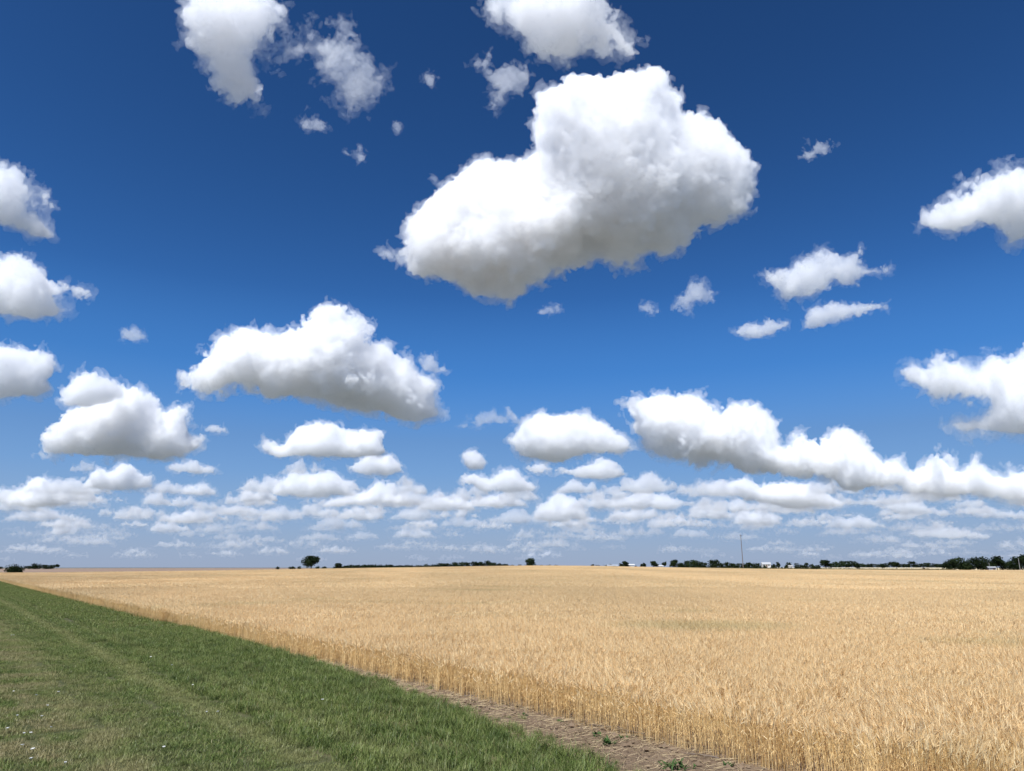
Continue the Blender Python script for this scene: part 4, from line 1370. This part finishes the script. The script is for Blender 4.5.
def building(name, px, dist, base, wpx, wall_h, roof_h, depth, label, cat, wall, roof, windows, door):
    x, y = at(px, dist)
    z0 = gz(x, y) - .05 if base is None else EYE + (567.5 - base) / FPX * y
    root = bpy.data.objects.new(name, None); COL.objects.link(root)
    root.location = (x, y, z0); root.rotation_euler = (0, 0, -math.atan2(x, y) * .6)
    tag(root, label, cat)
    w = wpx * y / FPX
    hw, hd = w / 2, depth / 2
    # walls with gables
    v = np.array([[-hw, -hd, 0], [hw, -hd, 0], [hw, hd, 0], [-hw, hd, 0], [-hw, -hd, wall_h], [hw, -hd, wall_h], [hw, hd, wall_h], [-hw, hd, wall_h], [-hw, 0, wall_h + roof_h], [hw, 0, wall_h + roof_h]], float)
    me = mesh_np('wall', v, [np.array([[0, 1, 5, 4], [2, 3, 7, 6], [1, 2, 6, 5], [3, 0, 4, 7]]), np.array([[5, 6, 9], [7, 4, 8]])], wall)
    link('wall', me, root)
    # roof: two thick slopes with eaves
    e, th = .35, .14
    k = roof_h / hd
    ev = wall_h - e * k + .03
    rv = []
    for sx in (-hw - e, hw + e):
        rv += [[sx, -hd - e, ev], [sx, 0, wall_h + roof_h + .03], [sx, hd + e, ev], [sx, hd + e, ev + th], [sx, 0, wall_h + roof_h + .03 + th], [sx, -hd - e, ev + th]]
    rf = [[0, 1, 7, 6], [1, 2, 8, 7], [2, 3, 9, 8], [3, 4, 10, 9], [4, 5, 11, 10], [5, 0, 6, 11], [0, 5, 4, 1], [1, 4, 3, 2], [6, 7, 10, 11], [7, 8, 9, 10]]
    link('roof', mesh_np('roof', np.array(rv, float), np.array(rf), roof), root)
    for wx, wz, ww, wh in windows:
        vv, ff = boxv(wx * hw - ww / 2, wx * hw + ww / 2, -hd - .06, -hd - .003, wz, wz + wh)
        wi = link('window', mesh_np('window', vv, ff, WHITE), root)
        vv, ff = boxv(wx * hw - ww / 2 + .1, wx * hw + ww / 2 - .1, -hd - .075, -hd - .063, wz + .1, wz + wh - .1)
        link('pane', mesh_np('pane', vv, ff, DARKGLASS), wi)
    if door:
        dx, dw, dh, dm = door
        vv, ff = boxv(dx * hw - dw / 2, dx * hw + dw / 2, -hd - .07, -hd - .003, 0.02, dh)
        link('door', mesh_np('door', vv, ff, dm), root)
    return root


building('farmhouse', 766.2, 590, 567.4, 7.6, 2.4, 1.5, 7, 'white farmhouse with a low gable roof right of the tall pole', 'house', WHITE, plain('pale_roof', (.42, .43, .44)), [(-.6, 1.0, 1.1, 1.3), (.55, 1.0, 1.1, 1.3)], (0.05, 1.0, 2.1, BROWN))
building('shed', 612.5, 700, 566.6, 10, .9, .5, 8, 'long low grey shed on the horizon, farthest left of the farm sheds', 'shed', GALV, GALV, [], (.3, 2.4, .8, GREYROOF))
building('shed', 630.8, 640, 567.2, 6.6, 1.7, .8, 8, 'low white shed right of the pair of trees', 'shed', WHITE, WHITE, [], (-.4, 1.6, 1.5, GREYROOF))
building('shed', 660.6, 610, 567.6, 4.4, 1.2, .5, 6, 'smaller white shed left of the rounded tree by the grove', 'shed', WHITE, WHITE, [], (.3, 1.0, 1.0, GREYROOF))
building('shed', 790.5, 600, 567.5, 3.4, 1.1, .6, 5, 'tiny white shed under the rounded small tree past the farmhouse', 'shed', WHITE, SHEDWALL, [], (.2, .8, .9, GREYROOF))
building('house', 991.2, 378, 570.6, 6.0, 1.5, .5, 4, 'little pale house half hidden in the big dark grove', 'house', SHEDWALL, plain('dull_roof', (.33, .34, .35)), [(-.5, .6, .5, .6)], (.45, .7, 1.3, BROWN))


def pole(px, base, top, dist, label, mat, arm, name='utility_pole', r=.17):
    x, y = at(px, dist)
    z0 = gz(x, y) - .1
    z1 = EYE + (567.5 - top) / FPX * y
    root = bpy.data.objects.new(name, None); COL.objects.link(root)
    root.location = (x, y, z0)
    tag(root, label, 'pole')
    v, f = limb((0, 0, -.3), (0, 0, z1 - z0), r, r * .62, 10)
    cap = np.arange(10, 20)[None]
    link('shaft', mesh_np('shaft', v, [f, cap], mat, smooth=False), root)
    if arm:
        h = z1 - z0
        vv, ff = boxv(-.72, .72, -.2, -.12, h - .55, h - .38)
        ar = link('crossarm', mesh_np('crossarm', vv, ff, mat), root)
        for ix in (-.62, .62):
            v, f = limb((ix, -.16, h - .377), (ix, -.16, h - .12), .07, .05, 8)
            link('insulator', mesh_np('insulator', v, [f, np.arange(8, 16)[None]], PORC), ar)
        v, f = limb((0, 0, h + .003), (0, 0, h + .26), .07, .05, 8)
        link('insulator', mesh_np('insulator', v, [f, np.arange(8, 16)[None]], PORC), root)
        v1, f1 = limb((-.5, -.1, h - .5), (0.0, -.15, h - 1.1), .03, .03, 5)
        v2, f2 = limb((.5, -.1, h - .5), (0.0, -.15, h - 1.1), .03, .03, 5)
        vv, ff = merge([(v1, f1), (v2, f2)])
        link('brace', mesh_np('brace', vv, ff, GREYROOF), root)
    return root


pole(743.2, 568, 536.4, 405, 'tall thin utility pole with a short crossarm rising out of the far wheat edge', WOODPOLE, True, r=.24)
pole(1019.8, 570, 558.8, 368, 'pale bare pole in front of the dark crowns at the right edge', PALEPOLE, False, 'pole', r=.12)
pole(989.6, 570, 563.0, 372, 'short pale pole beside the little pale house', PALEPOLE, False, 'pole', r=.10)

# ------------------------------------------------------------------ small things on the verge and the bare soil
def spot(px, py):
    d = ray(px, py)
    k = -EYE / d.z
    return d.x * k, d.y * k


PETAL = plain('white_petals', (.72, .72, .70), .7, var=.05); YELLOW = plain('flower_heart', (.6, .5, .15)); GREEN = plain('weed_leaf', (.05, .10, .025), .6, var=.3)
STRAW = plain('dry_straw', (.56, .44, .26), .7, var=.3); STICK = plain('grey_stick', (.20, .155, .12), .8, var=.3)


def flower(px, py, seed):
    g = np.random.default_rng(seed)
    x, y = spot(px, py)
    root = bpy.data.objects.new('wildflower', None); COL.objects.link(root)
    h = g.uniform(.07, .11)
    root.location = (x, y, 0); root.rotation_euler = (g.normal(0, .12), g.normal(0, .12), g.uniform(0, 6.28))
    tag(root, 'small open white wildflower in the mown green grass', 'flower', 'white wildflowers in the grass')
    r = g.uniform(.016, .027)
    V = [[0, 0, h - .004]]
    n = 15
    for i in range(n):
        a = 2 * math.pi * i / n
        rr = r * (1.0 if i % 3 == 1 else .82 if i % 3 == 0 else .86)
        V.append([math.cos(a) * rr, math.sin(a) * rr, h + .010 + .004 * (i % 3 == 1)])
    V = np.array(V)
    V = np.concatenate([V, V - [0, 0, .004]])
    F = [[0, 1 + i, 1 + (i + 1) % n] for i in range(n)] + [[n + 1, n + 2 + (i + 1) % n, n + 2 + i] for i in range(n)]
    Q = [[1 + i, n + 2 + i, n + 2 + (i + 1) % n, 1 + (i + 1) % n] for i in range(n)]
    link('petals', mesh_np('petals', V, [np.array(F), np.array(Q)], PETAL), root)
    v, f = limb((0, 0, h - .002), (0, 0, h + .008), .007, .004, 6)
    link('flower_heart', mesh_np('flower_heart', v, [f, np.arange(6, 12)[None]], YELLOW), root)
    v, f = limb((0, 0, -.02), (0, 0, h - .009), .0022, .0018, 5)
    link('stem', mesh_np('stem', v, f, GREEN), root)


for i, (px, py) in enumerate(((13.5, 638), (11, 638.5), (12.6, 697), (17, 722), (23, 739), (29, 740), (21, 754), (33.6, 757), (31, 766), (36, 700), (46, 712), (58, 698), (163, 755), (63.5, 769),
                              (207, 717), (219.6, 718), (193, 690), (162, 628), (151, 660), (171, 669), (180.6, 627), (41, 722), (8, 735), (48, 734), (322, 706), (455, 712))):
    flower(px, py, 40 + i)


def twig(px, py, length, ang, label, mat, r, fork=False, cat='stick', name='stick', seed=1):
    g = np.random.default_rng(seed)
    x, y = spot(px, py)
    root = None
    pts = [np.array([0, 0, r + .012])]
    d = ang
    for i in range(6):
        d += g.normal(0, .16)
        pts.append(pts[-1] + np.array([math.cos(d), math.sin(d), 0]) * length / 6 + np.array([0, 0, g.normal(0, .004)]))
    c = sum(pts) / len(pts); c[2] = 0
    parts = [limb(a - c, b - c, r * (1 - i * .09), r * (1 - (i + 1) * .09), 6) for i, (a, b) in enumerate(zip(pts, pts[1:]))]
    if fork:
        for i in (2, 4):
            e = pts[i] + np.array([math.cos(d + 1.0), math.sin(d + 1.0), .03]) * length * .22
            parts.append(limb(pts[i] - c, e - c, r * .6, r * .25, 5))
    v, f = merge(parts)
    o = link(name, mesh_np(name, v, f, mat, smooth=True))
    o.location = (x, y, 0)
    tag(o, label, cat)


twig(629, 732, .62, 2.35, 'dark forked stick lying on the bare soil left of a green weed', STICK, .011, True, seed=4)
twig(665, 741, .75, 2.6, 'long pale straw lying on the bare soil near the bottom', STRAW, .006, cat='straw', name='straw', seed=5)
twig(743, 760, .8, .25, 'fallen pale wheat stalk sticking out of the field edge at the bottom', STRAW, .006, cat='straw', name='straw', seed=6)
twig(478, 696.5, .55, .3, 'grey stick on the narrow bare soil beside the wheat', STICK, .010, True, seed=7)
twig(499, 711, .6, -.2, 'pale bent straw at the edge of the grass and bare soil', STRAW, .006, cat='straw', name='straw', seed=8)
twig(524, 716, .45, .9, 'thin pale straw on the bare soil above a small weed', STRAW, .005, cat='straw', name='straw', seed=9)
twig(600, 727, .4, 2.9, 'short grey stick near the middle of the bare soil', STICK, .009, seed=10)
twig(702, 757, .5, 2.2, 'crooked dark stick on the bare soil close to the wheat', STICK, .010, True, seed=11)


def weed(px, py, h, w, label, seed):
    g = np.random.default_rng(seed)
    x, y = spot(px, py)
    T_ = Tufts()
    k = int(26 * w / .25) + 10
    az = g.uniform(0, 6.28, k)
    hd = np.stack([np.cos(az), np.sin(az), np.zeros(k)], 1)
    base = np.concatenate([g.normal(0, w * .16, (k, 2)), np.full((k, 1), -.01)], 1)
    d = unit(hd * g.uniform(.2, 1.2, k)[:, None] + np.array([0, 0, 1.]))
    wd = np.stack([-np.sin(az), np.cos(az), np.zeros(k)], 1)
    v, f3, f4 = ribbon(base, d, wd, g.uniform(.5, 1.1, k) * h, np.full(k, .008), np.full(k, .012), hd * .4 - np.array([0, 0, .3]), 3)
    T_.add(v, f3, f4, g.random(k), .5, 0)
    o = link('weed', mesh_np('weed', np.concatenate(T_.v), [np.concatenate(T_.f3), np.concatenate(T_.f4)], GREEN))
    o.location = (x, y, 0)
    tag(o, label, 'weed')


weed(608, 744, .17, .26, 'biggest green weed standing alone on the bare soil', 1)
weed(597, 735, .10, .16, 'small green weed just above left of the biggest weed', 2)
weed(624, 739, .10, .14, 'small green weed right of the biggest weed beside the forked stick', 3)
weed(524, 716, .09, .2, 'flat green weed where the bare soil narrows', 4)
weed(728, 766, .10, .18, 'small green weed at the foot of the wheat at the bottom', 5)
weed(676, 768, .16, .5, 'wide low green tuft on the bare soil at the bottom edge', 6)
weed(560, 722, .08, .12, 'tiny green weed on the bare soil beside the tall grass tip', 8)

# straw litter and clods on the bare soil
gl_ = np.random.default_rng(21)
n = 5200
s_ = gl_.uniform(-3, 14, n); t_ = tg(s_) + (SOIL_T + .1 - tg(s_)) * gl_.random(n) ** .8
X, Y = xy(s_, t_)
ang = gl_.uniform(0, math.pi, n)
L = gl_.uniform(.03, .20, n)
p0 = np.stack([X, Y, np.full(n, .012) + gl_.random(n) * .02], 1)
p1 = p0 + np.stack([np.cos(ang) * L, np.sin(ang) * L, gl_.normal(0, .012, n)], 1)
v, _n, f4 = prism(p0, p1, np.full(n, .0026), np.full(n, .002), 3)
F = (np.asarray(f4)[None] + (np.arange(n) * 6)[:, None, None]).reshape(-1, 4)
tag(link('straw_litter', mesh_np('straw_litter', v.reshape(-1, 3), F, STRAW)), 'broken straw littering the bare soil strip', 'straw', kind='stuff')
n = 3800
s_ = gl_.uniform(-3, 13, n); t_ = tg(s_) - .1 + (SOIL_T + .2 - tg(s_)) * gl_.random(n)
X, Y = xy(s_, t_)
r = gl_.gamma(1.8, .009, n).clip(.006, .05)
oct_ = np.array([[1, 0, 0], [-1, 0, 0], [0, 1, 0], [0, -1, 0], [0, 0, 1], [0, 0, -.6]], float)
v = (oct_[None] * r[:, None, None] * gl_.uniform(.6, 1.2, (n, 6, 1))) @ np.array(Matrix.Rotation(.4, 3, 'Z')) + np.stack([X, Y, r * .3], 1)[:, None, :]
f = np.array([[0, 2, 4], [2, 1, 4], [1, 3, 4], [3, 0, 4], [2, 0, 5], [1, 2, 5], [3, 1, 5], [0, 3, 5]])
F = (f[None] + (np.arange(n) * 6)[:, None, None]).reshape(-1, 3)
tag(link('dirt_clods', mesh_np('dirt_clods', v.reshape(-1, 3), F, diffuse_mat('clod_earth', b_soil))), 'small crumbly clods scattered over the bare soil strip', 'dirt', kind='stuff')
